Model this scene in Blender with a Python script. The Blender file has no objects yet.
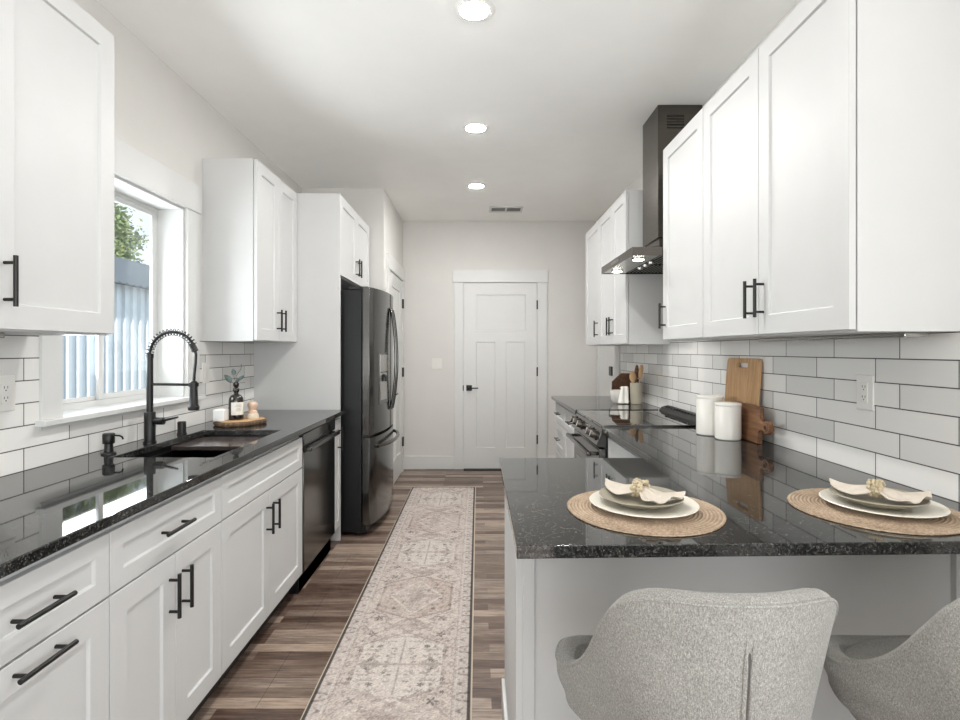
import bpy, bmesh, math, random
import numpy as np
from mathutils import Vector, Matrix

random.seed(7)
SC = bpy.context.scene
COL = SC.collection
PI = math.pi
R = math.radians
H = 1.32                      # camera height
CT = 0.907                    # countertop height
CEIL = 2.75

# ------------------------------------------------------------------ camera, world, light, exposure
cam_d = bpy.data.cameras.new('camera')
cam_d.sensor_width = 36.0
cam_d.lens = 20.0
cam_d.shift_x = 2 / 960
cam_d.shift_y = -10 / 960
cam_d.clip_start = 0.02
cam = bpy.data.objects.new('camera', cam_d)
COL.objects.link(cam)
cam.location = (0, 0, H)
cam.rotation_euler = (R(90), 0, 0)
SC.camera = cam

W = bpy.data.worlds.new('sky')
SC.world = W
W.use_nodes = True
wn = W.node_tree
wn.nodes.clear()
w_out = wn.nodes.new('ShaderNodeOutputWorld')
w_bg = wn.nodes.new('ShaderNodeBackground')
w_tc = wn.nodes.new('ShaderNodeTexCoord')
w_sep = wn.nodes.new('ShaderNodeSeparateXYZ')
w_ramp = wn.nodes.new('ShaderNodeValToRGB')
w_ramp.color_ramp.elements[0].position = 0.0
w_ramp.color_ramp.elements[0].color = (0.92, 0.96, 1.0, 1)
w_ramp.color_ramp.elements[1].position = 0.7
w_ramp.color_ramp.elements[1].color = (0.58, 0.77, 1.0, 1)
wn.links.new(w_tc.outputs['Generated'], w_sep.inputs[0])
wn.links.new(w_sep.outputs['Z'], w_ramp.inputs[0])
wn.links.new(w_ramp.outputs[0], w_bg.inputs['Color'])
w_bg.inputs['Strength'].default_value = 1.25
wn.links.new(w_bg.outputs[0], w_out.inputs[0])

sun_d = bpy.data.lights.new('sun', 'SUN')
sun_d.energy = 7.0
sun_d.angle = R(1.0)
sun_d.color = (1.0, 0.96, 0.9)
sun = bpy.data.objects.new('sun', sun_d)
COL.objects.link(sun)
sun.rotation_euler = Vector((-0.17, 0.72, -0.68)).to_track_quat('-Z', 'Y').to_euler()


WR_LIGHT = 1.33


def area(name, loc, direction, sx, sy, energy, color=(1, 1, 1)):
    d = bpy.data.lights.new(name, 'AREA')
    d.shape = 'RECTANGLE'
    d.size = sx
    d.size_y = sy
    d.energy = energy
    d.color = color
    o = bpy.data.objects.new(name, d)
    COL.objects.link(o)
    o.location = loc
    o.rotation_euler = Vector(direction).to_track_quat('-Z', 'Z').to_euler()
    return o


# daylight through the wide glazed opening in the dining end of the room (behind the camera)
area('daylight_dining_window', (-0.1, -3.32, 1.35), (0, 1, 1.0), 2.5, 2.2, 80, (0.96, 0.985, 1.0))
# added fill light for cabinet fronts and ceiling, set in an invented side opening
area('added_side_fill', (WR_LIGHT, -0.9, 1.35), (-1, 0.3, 1.0), 1.55, 1.75, 72, (0.96, 0.985, 1.0))
# daylight through the kitchen window
area('daylight_kitchen_window', (-1.90, 2.405, 1.55), (1, 0, 0.5), 0.75, 0.95, 24, (0.93, 0.97, 1.0))
DOWNLIGHT_STRENGTH = 465.0

SC.view_settings.view_transform = 'Standard'
SC.view_settings.look = 'None'
SC.view_settings.exposure = 0.10
SC.view_settings.gamma = 1.0
SC.view_settings.use_curve_mapping = False
try:
    SC.cycles.use_denoising = True
    SC.cycles.max_bounces = 10
    SC.cycles.diffuse_bounces = 6
    SC.cycles.sample_clamp_indirect = 8.0
except Exception:
    pass


# ------------------------------------------------------------------ materials
def lin(v):
    v = v / 255.0
    return v / 12.92 if v <= 0.04045 else ((v + 0.055) / 1.055) ** 2.4


def C(r, g, b):
    return (lin(r), lin(g), lin(b), 1.0)


class NT:
    def __init__(self, name):
        self.m = bpy.data.materials.new(name)
        self.m.use_nodes = True
        self.t = self.m.node_tree
        self.t.nodes.clear()
        self.out = self.n('ShaderNodeOutputMaterial')
        self.b = self.n('ShaderNodeBsdfPrincipled')
        self.l(self.b.outputs[0], self.out.inputs[0])

    def n(self, kind, **kw):
        x = self.t.nodes.new(kind)
        for k, v in kw.items():
            setattr(x, k, v)
        return x

    def l(self, a, b):
        self.t.links.new(a, b)

    def ramp(self, stops, src=None, interp='LINEAR'):
        r = self.n('ShaderNodeValToRGB')
        cr = r.color_ramp
        cr.interpolation = interp
        while len(cr.elements) < len(stops):
            cr.elements.new(0.5)
        for e, (p, c) in zip(cr.elements, stops):
            e.position = p
            e.color = c
        if src is not None:
            self.l(src, r.inputs[0])
        return r

    def math(self, op, a, b=None):
        x = self.n('ShaderNodeMath', operation=op)
        for i, v in enumerate((a, b)):
            if v is None:
                continue
            if isinstance(v, (int, float)):
                x.inputs[i].default_value = v
            else:
                self.l(v, x.inputs[i])
        return x.outputs[0]

    def coords(self, scale=(1, 1, 1), rot=(0, 0, 0), loc=(0, 0, 0), kind='Object'):
        tc = self.n('ShaderNodeTexCoord')
        mp = self.n('ShaderNodeMapping')
        mp.inputs['Scale'].default_value = scale
        mp.inputs['Rotation'].default_value = rot
        mp.inputs['Location'].default_value = loc
        self.l(tc.outputs[kind], mp.inputs[0])
        return mp.outputs[0]

    def noise(self, vec, scale, detail=2.0, rough=0.5):
        x = self.n('ShaderNodeTexNoise')
        x.inputs['Scale'].default_value = scale
        x.inputs['Detail'].default_value = detail
        x.inputs['Roughness'].default_value = rough
        self.l(vec, x.inputs['Vector'])
        return x.outputs[0]

    def bump(self, src, strength=0.2, dist=0.002):
        x = self.n('ShaderNodeBump')
        x.inputs['Strength'].default_value = strength
        x.inputs['Distance'].default_value = dist
        self.l(src, x.inputs['Height'])
        self.l(x.outputs[0], self.b.inputs['Normal'])

    def set(self, **kw):
        for k, v in kw.items():
            self.b.inputs[k.replace('_', ' ')].default_value = v
        return self


def plain(name, col, rough=0.5, metal=0.0, var=0.04, nscale=6.0, bump=0.0, bscale=200.0, stretch=(1, 1, 1), **kw):
    m = NT(name)
    v = m.coords(stretch)
    n = m.noise(v, nscale, 3)
    lo = tuple(max(0, c * (1 - var)) for c in col[:3]) + (1,)
    hi = tuple(min(1, c * (1 + var)) for c in col[:3]) + (1,)
    r = m.ramp([(0.3, lo), (0.7, hi)], n)
    m.l(r.outputs[0], m.b.inputs['Base Color'])
    m.set(Roughness=rough, Metallic=metal)
    if bump:
        m.bump(m.noise(v, bscale, 2), bump, 0.001)
    for k, val in kw.items():
        m.b.inputs[k.replace('_', ' ')].default_value = val
    return m.m


def emit(name, col, strength):
    m = NT(name)
    m.set(Base_Color=col, Emission_Color=col, Emission_Strength=strength)
    return m.m


M = {}
M['cab'] = plain('white_cabinet_paint', C(203, 203, 202), 0.42, var=0.012)
M['wall'] = plain('warm_grey_wall_paint', C(214, 212, 208), 0.85, var=0.012, bump=0.08, bscale=160)
M['ceiling'] = plain('ceiling_paint', C(249, 248, 245), 0.9, var=0.01, bump=0.08, bscale=120)
M['trim'] = plain('white_trim_paint', C(214, 214, 212), 0.38, var=0.01)
M['black'] = plain('matte_black_metal', C(30, 29, 28), 0.38, 0.3, var=0.1)
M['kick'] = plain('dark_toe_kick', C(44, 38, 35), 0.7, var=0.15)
M['black_plastic'] = plain('black_plastic', C(20, 20, 21), 0.35, var=0.1)
M['black_stainless'] = plain('dark_stainless_steel', C(104, 103, 101), 0.15, 1.0, var=0.05, nscale=3, stretch=(1, 1, 40))
M['hood_steel'] = plain('brushed_hood_steel', C(100, 95, 90), 0.26, 1.0, var=0.06, nscale=3, stretch=(1, 1, 30))
M['steel'] = plain('bright_stainless_steel', C(190, 188, 184), 0.25, 1.0, var=0.05, nscale=3, stretch=(30, 30, 1))
M['fridge_side'] = plain('charcoal_painted_steel', C(22, 23, 25), 0.35, 0.2, var=0.1)
M['black_glass'] = plain('black_ceramic_glass', C(10, 10, 11), 0.03, var=0.1, Coat_Weight=0.6, Coat_Roughness=0.02)
M['sink'] = plain('black_composite_sink', C(16, 16, 17), 0.35, var=0.2)
M['plate_cover'] = plain('white_outlet_plastic', C(224, 222, 217), 0.4, var=0.01)
M['slot'] = plain('dark_slot', C(60, 58, 55), 0.6, var=0.1)
M['ceramic'] = plain('white_glazed_ceramic', C(226, 223, 216), 0.22, var=0.02)
M['dinner'] = plain('cream_stoneware', C(226, 221, 208), 0.3, var=0.02)
M['sage'] = plain('sage_grey_stoneware', C(150, 143, 126), 0.42, var=0.06, nscale=40)
M['crock'] = plain('taupe_ceramic_glaze', C(176, 168, 150), 0.35, var=0.05, nscale=20)
M['linen'] = plain('beige_linen', C(203, 193, 180), 0.9, var=0.06, nscale=60, bump=0.4, bscale=900)
M['towel'] = plain('white_cotton_towel', C(232, 229, 222), 0.95, var=0.03, nscale=40, bump=0.3, bscale=600)
M['beads'] = plain('cream_wooden_beads', C(190, 175, 146), 0.5, var=0.15, nscale=120)
M['leaf'] = plain('eucalyptus_leaf', C(74, 88, 84), 0.55, var=0.25, nscale=60)
M['stem'] = plain('dark_stem', C(58, 62, 50), 0.6, var=0.2)
M['amber'] = plain('dark_amber_glass', C(26, 18, 12), 0.06, var=0.2, Coat_Weight=0.5)
M['paper'] = plain('cream_paper_label', C(222, 219, 210), 0.7, var=0.02)
M['ink'] = plain('grey_print', C(150, 148, 142), 0.7, var=0.05)
M['candle'] = plain('frosted_white_glass', C(236, 236, 234), 0.35, var=0.02)
M['bristle'] = plain('cream_bristles', C(214, 202, 184), 0.9, var=0.12, nscale=300, bump=0.6, bscale=700)
M['concrete'] = plain('outdoor_gravel', C(150, 146, 140), 0.9, var=0.2, nscale=30)
M['bark'] = plain('tree_bark', C(74, 58, 46), 0.9, var=0.3, nscale=20)
M['roof'] = plain('dark_metal_roof', C(70, 78, 86), 0.45, 0.3, var=0.08)
M['tin'] = plain('corrugated_pale_metal', C(200, 208, 213), 0.5, 0.0, var=0.04)
M['led'] = emit('downlight_lens', (1.0, 0.985, 0.965, 1), DOWNLIGHT_STRENGTH)
M['hood_led'] = emit('hood_lamp_lens', (1.0, 0.93, 0.82, 1), 14.0)
M['display'] = emit('blue_white_display', (0.75, 0.85, 1.0, 1), 0.6)


def wood(name, cols, rough=0.5, scale=(6, 60, 60), nscale=1.2):
    m = NT(name)
    v = m.coords(scale)
    n = m.noise(v, nscale, 5, 0.6)
    st = [(0.25 + 0.5 * i / (len(cols) - 1), c) for i, c in enumerate(cols)]
    r = m.ramp(st, n)
    m.l(r.outputs[0], m.b.inputs['Base Color'])
    m.set(Roughness=rough)
    m.bump(n, 0.15, 0.001)
    return m.m


M['bamboo'] = wood('bamboo_wood', [C(166, 122, 80), C(190, 150, 106), C(206, 170, 128)], 0.5, (60, 55, 3))
M['acacia'] = wood('acacia_wood', [C(70, 45, 29), C(114, 78, 51), C(152, 112, 78)], 0.45, (30, 4, 40))
M['walnut'] = wood('walnut_wood', [C(58, 38, 26), C(84, 56, 38), C(104, 72, 50)], 0.5, (30, 8, 30))
M['beech'] = wood('beech_wood', [C(178, 138, 96), C(196, 158, 116), C(210, 176, 136)], 0.55, (20, 20, 4))
M['slab'] = wood('live_edge_wood', [C(150, 108, 66), C(188, 146, 98), C(206, 170, 124)], 0.5, (30, 12, 20))
M['bark_edge'] = wood('bark_edge', [C(48, 38, 30), C(92, 72, 54), C(150, 120, 88)], 0.8, (40, 40, 20))
M['pinkwood'] = wood('pale_pink_wood', [C(196, 164, 140), C(210, 180, 158), C(220, 194, 172)], 0.5, (20, 20, 6))


def granite():
    m = NT('polished_black_granite')
    v = m.coords()

    def cells(scale):
        vo = m.n('ShaderNodeTexVoronoi')
        vo.inputs['Scale'].default_value = scale
        m.l(v, vo.inputs['Vector'])
        sp = m.n('ShaderNodeSeparateColor')
        m.l(vo.outputs['Color'], sp.inputs[0])
        return sp.outputs[0]
    a, b = cells(360), cells(170)
    cl = m.noise(v, 14, 2)
    s = m.math('ADD', m.math('ADD', m.math('MULTIPLY', a, 0.50), m.math('MULTIPLY', b, 0.34)), m.math('MULTIPLY', cl, 0.2))
    r = m.ramp([(0.25, C(18, 18, 19)), (0.50, C(34, 34, 34)), (0.70, C(52, 52, 50)), (0.84, C(88, 87, 84)), (0.96, C(124, 123, 117))], s)
    m.l(r.outputs[0], m.b.inputs['Base Color'])
    m.set(Roughness=0.035, IOR=1.62)
    return m.m


M['granite'] = granite()


def tiles(name, y0):
    m = NT(name)
    tc = m.n('ShaderNodeTexCoord')
    sp = m.n('ShaderNodeSeparateXYZ')
    cb = m.n('ShaderNodeCombineXYZ')
    m.l(tc.outputs['Object'], sp.inputs[0])
    m.l(m.math('SUBTRACT', sp.outputs['Y'], y0 - 6.06), cb.inputs[0])
    m.l(m.math('SUBTRACT', sp.outputs['Z'], CT - 0.077 * 10), cb.inputs[1])
    br = m.n('ShaderNodeTexBrick')
    br.offset = 0.67
    br.offset_frequency = 2
    br.inputs['Scale'].default_value = 1.0
    br.inputs['Brick Width'].default_value = 0.303
    br.inputs['Row Height'].default_value = 0.077
    br.inputs['Mortar Size'].default_value = 0.0019
    br.inputs['Mortar Smooth'].default_value = 0.1
    br.inputs['Color1'].default_value = C(214, 213, 210)
    br.inputs['Color2'].default_value = C(236, 234, 230)
    br.inputs['Mortar'].default_value = C(74, 72, 70)
    m.l(cb.outputs[0], br.inputs['Vector'])
    m.l(br.outputs['Color'], m.b.inputs['Base Color'])
    rr = m.ramp([(0.0, (0.16, 0.16, 0.16, 1)), (1.0, (0.8, 0.8, 0.8, 1))], br.outputs['Fac'])
    m.l(rr.outputs[0], m.b.inputs['Roughness'])
    wav = m.noise(m.coords(), 7, 2)
    hgt = m.math('SUBTRACT', m.math('MULTIPLY', wav, 0.25), br.outputs['Fac'])
    m.bump(hgt, 0.35, 0.0025)
    return m.m


M['tile_l'] = tiles('white_subway_tile_sink_side', 1.72)
M['tile_r'] = tiles('white_subway_tile_range_side', 1.644)


def planks():
    m = NT('rustic_plank_flooring')
    tc = m.n('ShaderNodeTexCoord')
    mp = m.n('ShaderNodeMapping')
    mp.inputs['Location'].default_value = (30.1, 30.03, 0)
    m.l(tc.outputs['Object'], mp.inputs[0])

    def brick(wd, ht, off, mort):
        br = m.n('ShaderNodeTexBrick')
        br.offset = off
        br.offset_frequency = 3
        br.inputs['Scale'].default_value = 1.0
        br.inputs['Brick Width'].default_value = wd
        br.inputs['Row Height'].default_value = ht
        br.inputs['Mortar Size'].default_value = mort
        br.inputs['Color1'].default_value = (0, 0, 0, 1)
        br.inputs['Color2'].default_value = (1, 1, 1, 1)
        br.inputs['Mortar'].default_value = (0.3, 0.3, 0.3, 1)
        m.l(mp.outputs[0], br.inputs['Vector'])
        return br
    b1 = brick(0.62, 0.062, 0.37, 0.0006)
    b2 = brick(1.22, 0.186, 0.41, 0.0012)
    v = m.coords((2.2, 34, 1))
    g = m.noise(v, 2.4, 8, 0.72)
    g2 = m.noise(m.coords((1.6, 9, 1), loc=(3, 1, 0)), 3.2, 5, 0.65)
    s = m.math('ADD', m.math('MULTIPLY', b1.outputs['Color'], 0.30), m.math('MULTIPLY', g, 0.55))
    s = m.math('ADD', s, m.math('MULTIPLY', g2, 0.26))
    r = m.ramp([(0.30, C(58, 50, 45)), (0.40, C(92, 78, 70)), (0.50, C(124, 107, 96)), (0.60, C(150, 134, 122)), (0.70, C(184, 170, 157))], s)
    # reddish and grey boards
    hue = m.ramp([(0.0, C(148, 118, 100)), (0.35, C(138, 126, 117)), (0.7, C(128, 126, 124)), (1.0, C(146, 122, 106))], b1.outputs['Color'])
    mx = m.n('ShaderNodeMix', data_type='RGBA', blend_type='SOFT_LIGHT')
    mx.inputs[0].default_value = 0.55
    m.l(r.outputs[0], mx.inputs[6])
    m.l(hue.outputs[0], mx.inputs[7])
    g3 = m.noise(m.coords((2.6, 44, 1), loc=(7, 2, 0)), 2.0, 9, 0.8)
    wr = m.ramp([(0.36, (1, 1, 1, 1)), (0.50, (0, 0, 0, 1))], g3)
    ws = m.n('ShaderNodeMix', data_type='RGBA', blend_type='MIX')
    m.l(m.math('MULTIPLY', wr.outputs[0], 0.55), ws.inputs[0])
    m.l(mx.outputs[2], ws.inputs[6])
    ws.inputs[7].default_value = C(60, 49, 43)
    mx = ws
    dk = m.n('ShaderNodeMix', data_type='RGBA', blend_type='MIX')
    m.l(m.math('MULTIPLY', b2.outputs['Fac'], 0.7), dk.inputs[0])
    m.l(mx.outputs[2], dk.inputs[6])
    dk.inputs[7].default_value = C(48, 38, 33)
    m.l(dk.outputs[2], m.b.inputs['Base Color'])
    m.set(Roughness=0.38)
    m.bump(m.math('SUBTRACT', m.math('MULTIPLY', g, 0.4), b2.outputs['Fac']), 0.2, 0.002)
    return m.m


M['floor'] = planks()


def fabric():
    m = NT('woven_grey_upholstery')
    v = m.coords()
    n1 = m.noise(m.coords((1, 1, 0.3)), 620, 2, 0.6)
    n2 = m.noise(v, 420, 3, 0.7)
    n3 = m.noise(v, 9, 2)
    s = m.math('ADD', m.math('ADD', m.math('MULTIPLY', n1, 0.5), m.math('MULTIPLY', n2, 0.5)), m.math('MULTIPLY', n3, 0.1))
    r = m.ramp([(0.36, C(96, 94, 90)), (0.55, C(140, 138, 133)), (0.74, C(182, 179, 173))], s)
    m.l(r.outputs[0], m.b.inputs['Base Color'])
    m.set(Roughness=0.95, Sheen_Weight=0.15)
    m.bump(s, 0.45, 0.002)
    return m.m


M['fabric'] = fabric()
M['piping'] = plain('light_grey_piping', C(206, 202, 196), 0.9, var=0.05, nscale=200, bump=0.4, bscale=800)
M['seam'] = plain('dark_seam', C(84, 80, 76), 0.9, var=0.1)


def woven():
    m = NT('braided_seagrass')
    tc = m.n('ShaderNodeTexCoord')
    v = tc.outputs['Object']
    n = m.noise(v, 260, 3, 0.7)
    n2 = m.noise(v, 30, 2)
    wv = m.n('ShaderNodeTexWave', wave_type='RINGS', rings_direction='Z', wave_profile='SIN')
    wv.inputs['Scale'].default_value = 0.3142 / 0.0092
    wv.inputs['Distortion'].default_value = 0.0
    m.l(v, wv.inputs['Vector'])
    s = m.math('ADD', m.math('ADD', m.math('MULTIPLY', n, 0.52), m.math('MULTIPLY', n2, 0.3)), m.math('MULTIPLY', wv.outputs['Fac'], 0.16))
    r = m.ramp([(0.3, C(128, 108, 88)), (0.5, C(172, 150, 127)), (0.72, C(202, 184, 162))], s)
    m.l(r.outputs[0], m.b.inputs['Base Color'])
    m.set(Roughness=0.85)
    m.bump(n, 0.5, 0.002)
    return m.m


M['woven'] = woven()


def glass():
    m = NT('window_glass')
    m.t.nodes.remove(m.b)
    tr = m.n('ShaderNodeBsdfTransparent')
    tr.inputs[0].default_value = (0.97, 0.985, 0.985, 1)
    gl = m.n('ShaderNodeBsdfGlossy')
    gl.inputs['Roughness'].default_value = 0.02
    fr = m.n('ShaderNodeFresnel')
    fr.inputs[0].default_value = 1.15
    mx = m.n('ShaderNodeMixShader')
    m.l(fr.outputs[0], mx.inputs[0])
    m.l(tr.outputs[0], mx.inputs[1])
    m.l(gl.outputs[0], mx.inputs[2])
    m.l(mx.outputs[0], m.out.inputs[0])
    return m.m


M['glass'] = glass()


def foliage():
    m = NT('tree_foliage')
    n = m.noise(m.coords(), 2.5, 3)
    r = m.ramp([(0.3, C(84, 104, 66)), (0.55, C(128, 146, 94)), (0.75, C(176, 180, 128))], n)
    m.l(r.outputs[0], m.b.inputs['Base Color'])
    m.set(Roughness=0.7)
    return m.m


M['foliage'] = foliage()


# ------------------------------------------------------------------ mesh helpers
def world_loc(o):
    v = Vector((0, 0, 0))
    while o is not None:
        v += o.location
        o = o.parent
    return v


def obj(name, bm, mat, parent=None, bevel=0.0, seg=2, smooth=True, local=False, loc=None):
    """bm is in world coordinates unless local=True; links it as one mesh object."""
    bmesh.ops.remove_doubles(bm, verts=bm.verts, dist=1e-5)
    bmesh.ops.recalc_face_normals(bm, faces=bm.faces)
    off = Vector((0, 0, 0))
    if not local:
        if parent is not None:
            off = world_loc(parent)
        elif loc is not None:
            off = Vector(loc)
    if off.length > 0:
        bmesh.ops.translate(bm, verts=bm.verts, vec=-off)
    me = bpy.data.meshes.new(name)
    bm.to_mesh(me)
    bm.free()
    if smooth:
        for p in me.polygons:
            p.use_smooth = True
        me.set_sharp_from_angle(angle=R(35))
    o = bpy.data.objects.new(name, me)
    COL.objects.link(o)
    me.materials.append(M[mat] if isinstance(mat, str) else mat)
    if parent is not None:
        o.parent = parent
    elif loc is not None:
        o.location = loc
    if bevel:
        b = o.modifiers.new('edge', 'BEVEL')
        b.width = bevel
        b.segments = seg
        b.limit_method = 'ANGLE'
        b.angle_limit = R(40)
    return o


def tag(o, label, cat, group=None):
    o['label'] = label
    o['category'] = cat
    if group:
        o['group'] = group
    return o


def thing(name, label, cat, loc, group=None):
    o = bpy.data.objects.new(name, None)
    COL.objects.link(o)
    o.location = loc
    o.empty_display_size = 0.05
    return tag(o, label, cat, group)


def struct(name, bm, mat, parent=None, bevel=0.0, label=None):
    o = obj(name, bm, mat, parent, bevel)
    if parent is None:
        o['kind'] = 'structure'
        if label:
            o['label'] = label
    return o


def BM():
    return bmesh.new()


def box(bm, x0, x1, y0, y1, z0, z1):
    v = [bm.verts.new((x, y, z)) for x in (x0, x1) for y in (y0, y1) for z in (z0, z1)]
    for f in ((0, 1, 3, 2), (4, 6, 7, 5), (0, 4, 5, 1), (2, 3, 7, 6), (0, 2, 6, 4), (1, 5, 7, 3)):
        bm.faces.new([v[i] for i in f])
    return bm


def bx(*a):
    return box(BM(), *a)


def ring_pts(c, u, w, r, seg):
    return [c + u * (r * math.cos(2 * PI * i / seg)) + w * (r * math.sin(2 * PI * i / seg)) for i in range(seg)]


def tube(bm, pts, r, seg=12, caps=True, closed=False):
    """a tube along a polyline; r is a number or one radius per point."""
    pts = [Vector(p) for p in pts]
    n = len(pts)
    rr = r if isinstance(r, (list, tuple)) else [r] * n
    rings = []
    u = None
    for i, p in enumerate(pts):
        if closed:
            d = (pts[(i + 1) % n] - pts[i - 1])
        else:
            d = pts[min(i + 1, n - 1)] - pts[max(i - 1, 0)]
        d.normalize()
        if u is None:
            a = Vector((0, 0, 1)) if abs(d.z) < 0.9 else Vector((1, 0, 0))
            u = a.cross(d).normalized()
        else:
            u = (u - d * u.dot(d)).normalized()
        w = d.cross(u)
        rings.append([bm.verts.new(q) for q in ring_pts(p, u, w, rr[i], seg)])
    m = n if closed else n - 1
    for i in range(m):
        a, b = rings[i], rings[(i + 1) % n]
        for k in range(seg):
            bm.faces.new((a[k], a[(k + 1) % seg], b[(k + 1) % seg], b[k]))
    if caps and not closed:
        bm.faces.new(rings[0][::-1])
        bm.faces.new(rings[-1])
    return bm


def lathe(bm, prof, cx, cy, z0=0.0, seg=32, axis='z'):
    rings = []
    for (r, z) in prof:
        ring = []
        for k in range(seg):
            a = 2 * PI * k / seg
            p = (r * math.cos(a), r * math.sin(a), z)
            if axis == 'z':
                q = (cx + p[0], cy + p[1], z0 + z)
            else:
                q = p
            ring.append(bm.verts.new(q))
        rings.append(ring)
    for a, b in zip(rings, rings[1:]):
        for k in range(seg):
            bm.faces.new((a[k], a[(k + 1) % seg], b[(k + 1) % seg], b[k]))
    bm.faces.new(rings[0][::-1])
    bm.faces.new(rings[-1])
    return bm


def prism(bm, poly, a0, a1, axis='y'):
    """poly: 2-D points; axis y -> (x, z) swept along y; axis x -> (y, z); axis z -> (x, y)."""
    def P(p, a):
        return {'y': (p[0], a, p[1]), 'x': (a, p[0], p[1]), 'z': (p[0], p[1], a)}[axis]
    A = [bm.verts.new(P(p, a0)) for p in poly]
    B = [bm.verts.new(P(p, a1)) for p in poly]
    n = len(poly)
    for i in range(n):
        bm.faces.new((A[i], A[(i + 1) % n], B[(i + 1) % n], B[i]))
    bm.faces.new(A[::-1])
    bm.faces.new(B)
    return bm


def grid_slab(bm, us, vs, w0, w1, solid, put):
    """a slab from cells of a grid; solid(i, j) says which cells exist; put(u, v, w) -> xyz."""
    nu, nv = len(us) - 1, len(vs) - 1
    S = lambda i, j: 0 <= i < nu and 0 <= j < nv and solid(i, j)

    def f(*q):
        bm.faces.new([bm.verts.new(put(*p)) for p in q])
    for i in range(nu):
        for j in range(nv):
            if not S(i, j):
                continue
            a, b, c, d = us[i], us[i + 1], vs[j], vs[j + 1]
            for w in (w0, w1):
                f((a, c, w), (b, c, w), (b, d, w), (a, d, w))
            if not S(i - 1, j):
                f((a, c, w0), (a, d, w0), (a, d, w1), (a, c, w1))
            if not S(i + 1, j):
                f((b, c, w0), (b, d, w0), (b, d, w1), (b, c, w1))
            if not S(i, j - 1):
                f((a, c, w0), (b, c, w0), (b, c, w1), (a, c, w1))
            if not S(i, j + 1):
                f((a, d, w0), (b, d, w0), (b, d, w1), (a, d, w1))
    return bm


def paneled(bm, a0, a1, b0, b1, t, panels, rec, put, slope=0.003):
    """a framed leaf: width a, height b, thickness t with recessed panels (a0,a1,b0,b1); put(a, b, c): c=0 front, c=-t back."""
    As = sorted({a0, a1} | {p[0] for p in panels} | {p[1] for p in panels})
    Bs = sorted({b0, b1} | {p[2] for p in panels} | {p[3] for p in panels})

    def f(*q):
        bm.faces.new([bm.verts.new(put(*p)) for p in q])

    def inside(a, b):
        return any(p[0] < a < p[1] and p[2] < b < p[3] for p in panels)
    for i in range(len(As) - 1):
        for j in range(len(Bs) - 1):
            if not inside((As[i] + As[i + 1]) / 2, (Bs[j] + Bs[j + 1]) / 2):
                f((As[i], Bs[j], 0), (As[i + 1], Bs[j], 0), (As[i + 1], Bs[j + 1], 0), (As[i], Bs[j + 1], 0))
            f((As[i], Bs[j], -t), (As[i + 1], Bs[j], -t), (As[i + 1], Bs[j + 1], -t), (As[i], Bs[j + 1], -t))
    for (p, q, r, s) in panels:
        e = slope
        # split the panel's outer border at the cut lines so that the mesh stays connected
        pa = [x for x in As if p <= x <= q]
        pb = [x for x in Bs if r <= x <= s]
        inner = {}

        def I(a, b):
            return (a + (e if a == p else -e if a == q else 0), b + (e if b == r else -e if b == s else 0), -rec)
        for i in range(len(pa) - 1):
            f((pa[i], r, 0), (pa[i + 1], r, 0), I(pa[i + 1], r), I(pa[i], r))
            f((pa[i], s, 0), (pa[i + 1], s, 0), I(pa[i + 1], s), I(pa[i], s))
        for j in range(len(pb) - 1):
            f((p, pb[j], 0), (p, pb[j + 1], 0), I(p, pb[j + 1]), I(p, pb[j]))
            f((q, pb[j], 0), (q, pb[j + 1], 0), I(q, pb[j + 1]), I(q, pb[j]))
        for i in range(len(pa) - 1):
            for j in range(len(pb) - 1):
                f(I(pa[i], pb[j]), I(pa[i + 1], pb[j]), I(pa[i + 1], pb[j + 1]), I(pa[i], pb[j + 1]))
    for i in range(len(As) - 1):
        for b in (b0, b1):
            f((As[i], b, 0), (As[i + 1], b, 0), (As[i + 1], b, -t), (As[i], b, -t))
    for j in range(len(Bs) - 1):
        for a in (a0, a1):
            f((a, Bs[j], 0), (a, Bs[j + 1], 0), (a, Bs[j + 1], -t), (a, Bs[j], -t))
    return bm

# ------------------------------------------------------------------ the room
WL, WR, YB, YF = -1.56, 1.31, 5.92, -3.2     # wall planes: left, right, back, dining end
JX, JY = -0.833, 4.716                        # closet block that narrows the room past the fridge
TL, TR = WL + 0.01, WR - 0.01                 # tile faces

struct('floor', bx(WL - 0.2, WR + 0.2, YF - 0.2, YB + 0.2, -0.1, 0.0), 'floor')
struct('ceiling', bx(WL - 0.2, WR + 0.2, YF - 0.2, YB + 0.2, CEIL, CEIL + 0.15), 'ceiling')

WY0, WY1, WZ0, WZ1 = 1.979, 2.832, 1.05, 2.072  # kitchen window opening
struct('wall_left', grid_slab(BM(), [YF - 0.2, WY0, WY1, YB + 0.2], [0, WZ0, WZ1, CEIL], WL - 0.165, WL,
                              lambda i, j: not (i == 1 and j == 1), lambda u, v, w: (w, u, v)), 'wall')
struct('wall_right', grid_slab(BM(), [YF - 0.2, -1.70, -0.10, YB + 0.2], [0, 0.45, 2.25, CEIL], WR, WR + 0.18,  # opening cut only to hold the added side fill light
                               lambda i, j: not (i == 1 and j == 1), lambda u, v, w: (w, u, v)), 'wall')
struct('wall_back', bx(WL, WR, YB, YB + 0.18, 0, CEIL), 'wall')
struct('wall_dining', grid_slab(BM(), [WL, -1.36, 1.16, WR], [0, 0.25, 2.45, CEIL], YF - 0.18, YF,
                                lambda i, j: not (i == 1 and j == 1), lambda u, v, w: (u, w, v)), 'wall')
struct('wall_closet', bx(WL, JX, JY, YB, 0, CEIL), 'wall')

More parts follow.
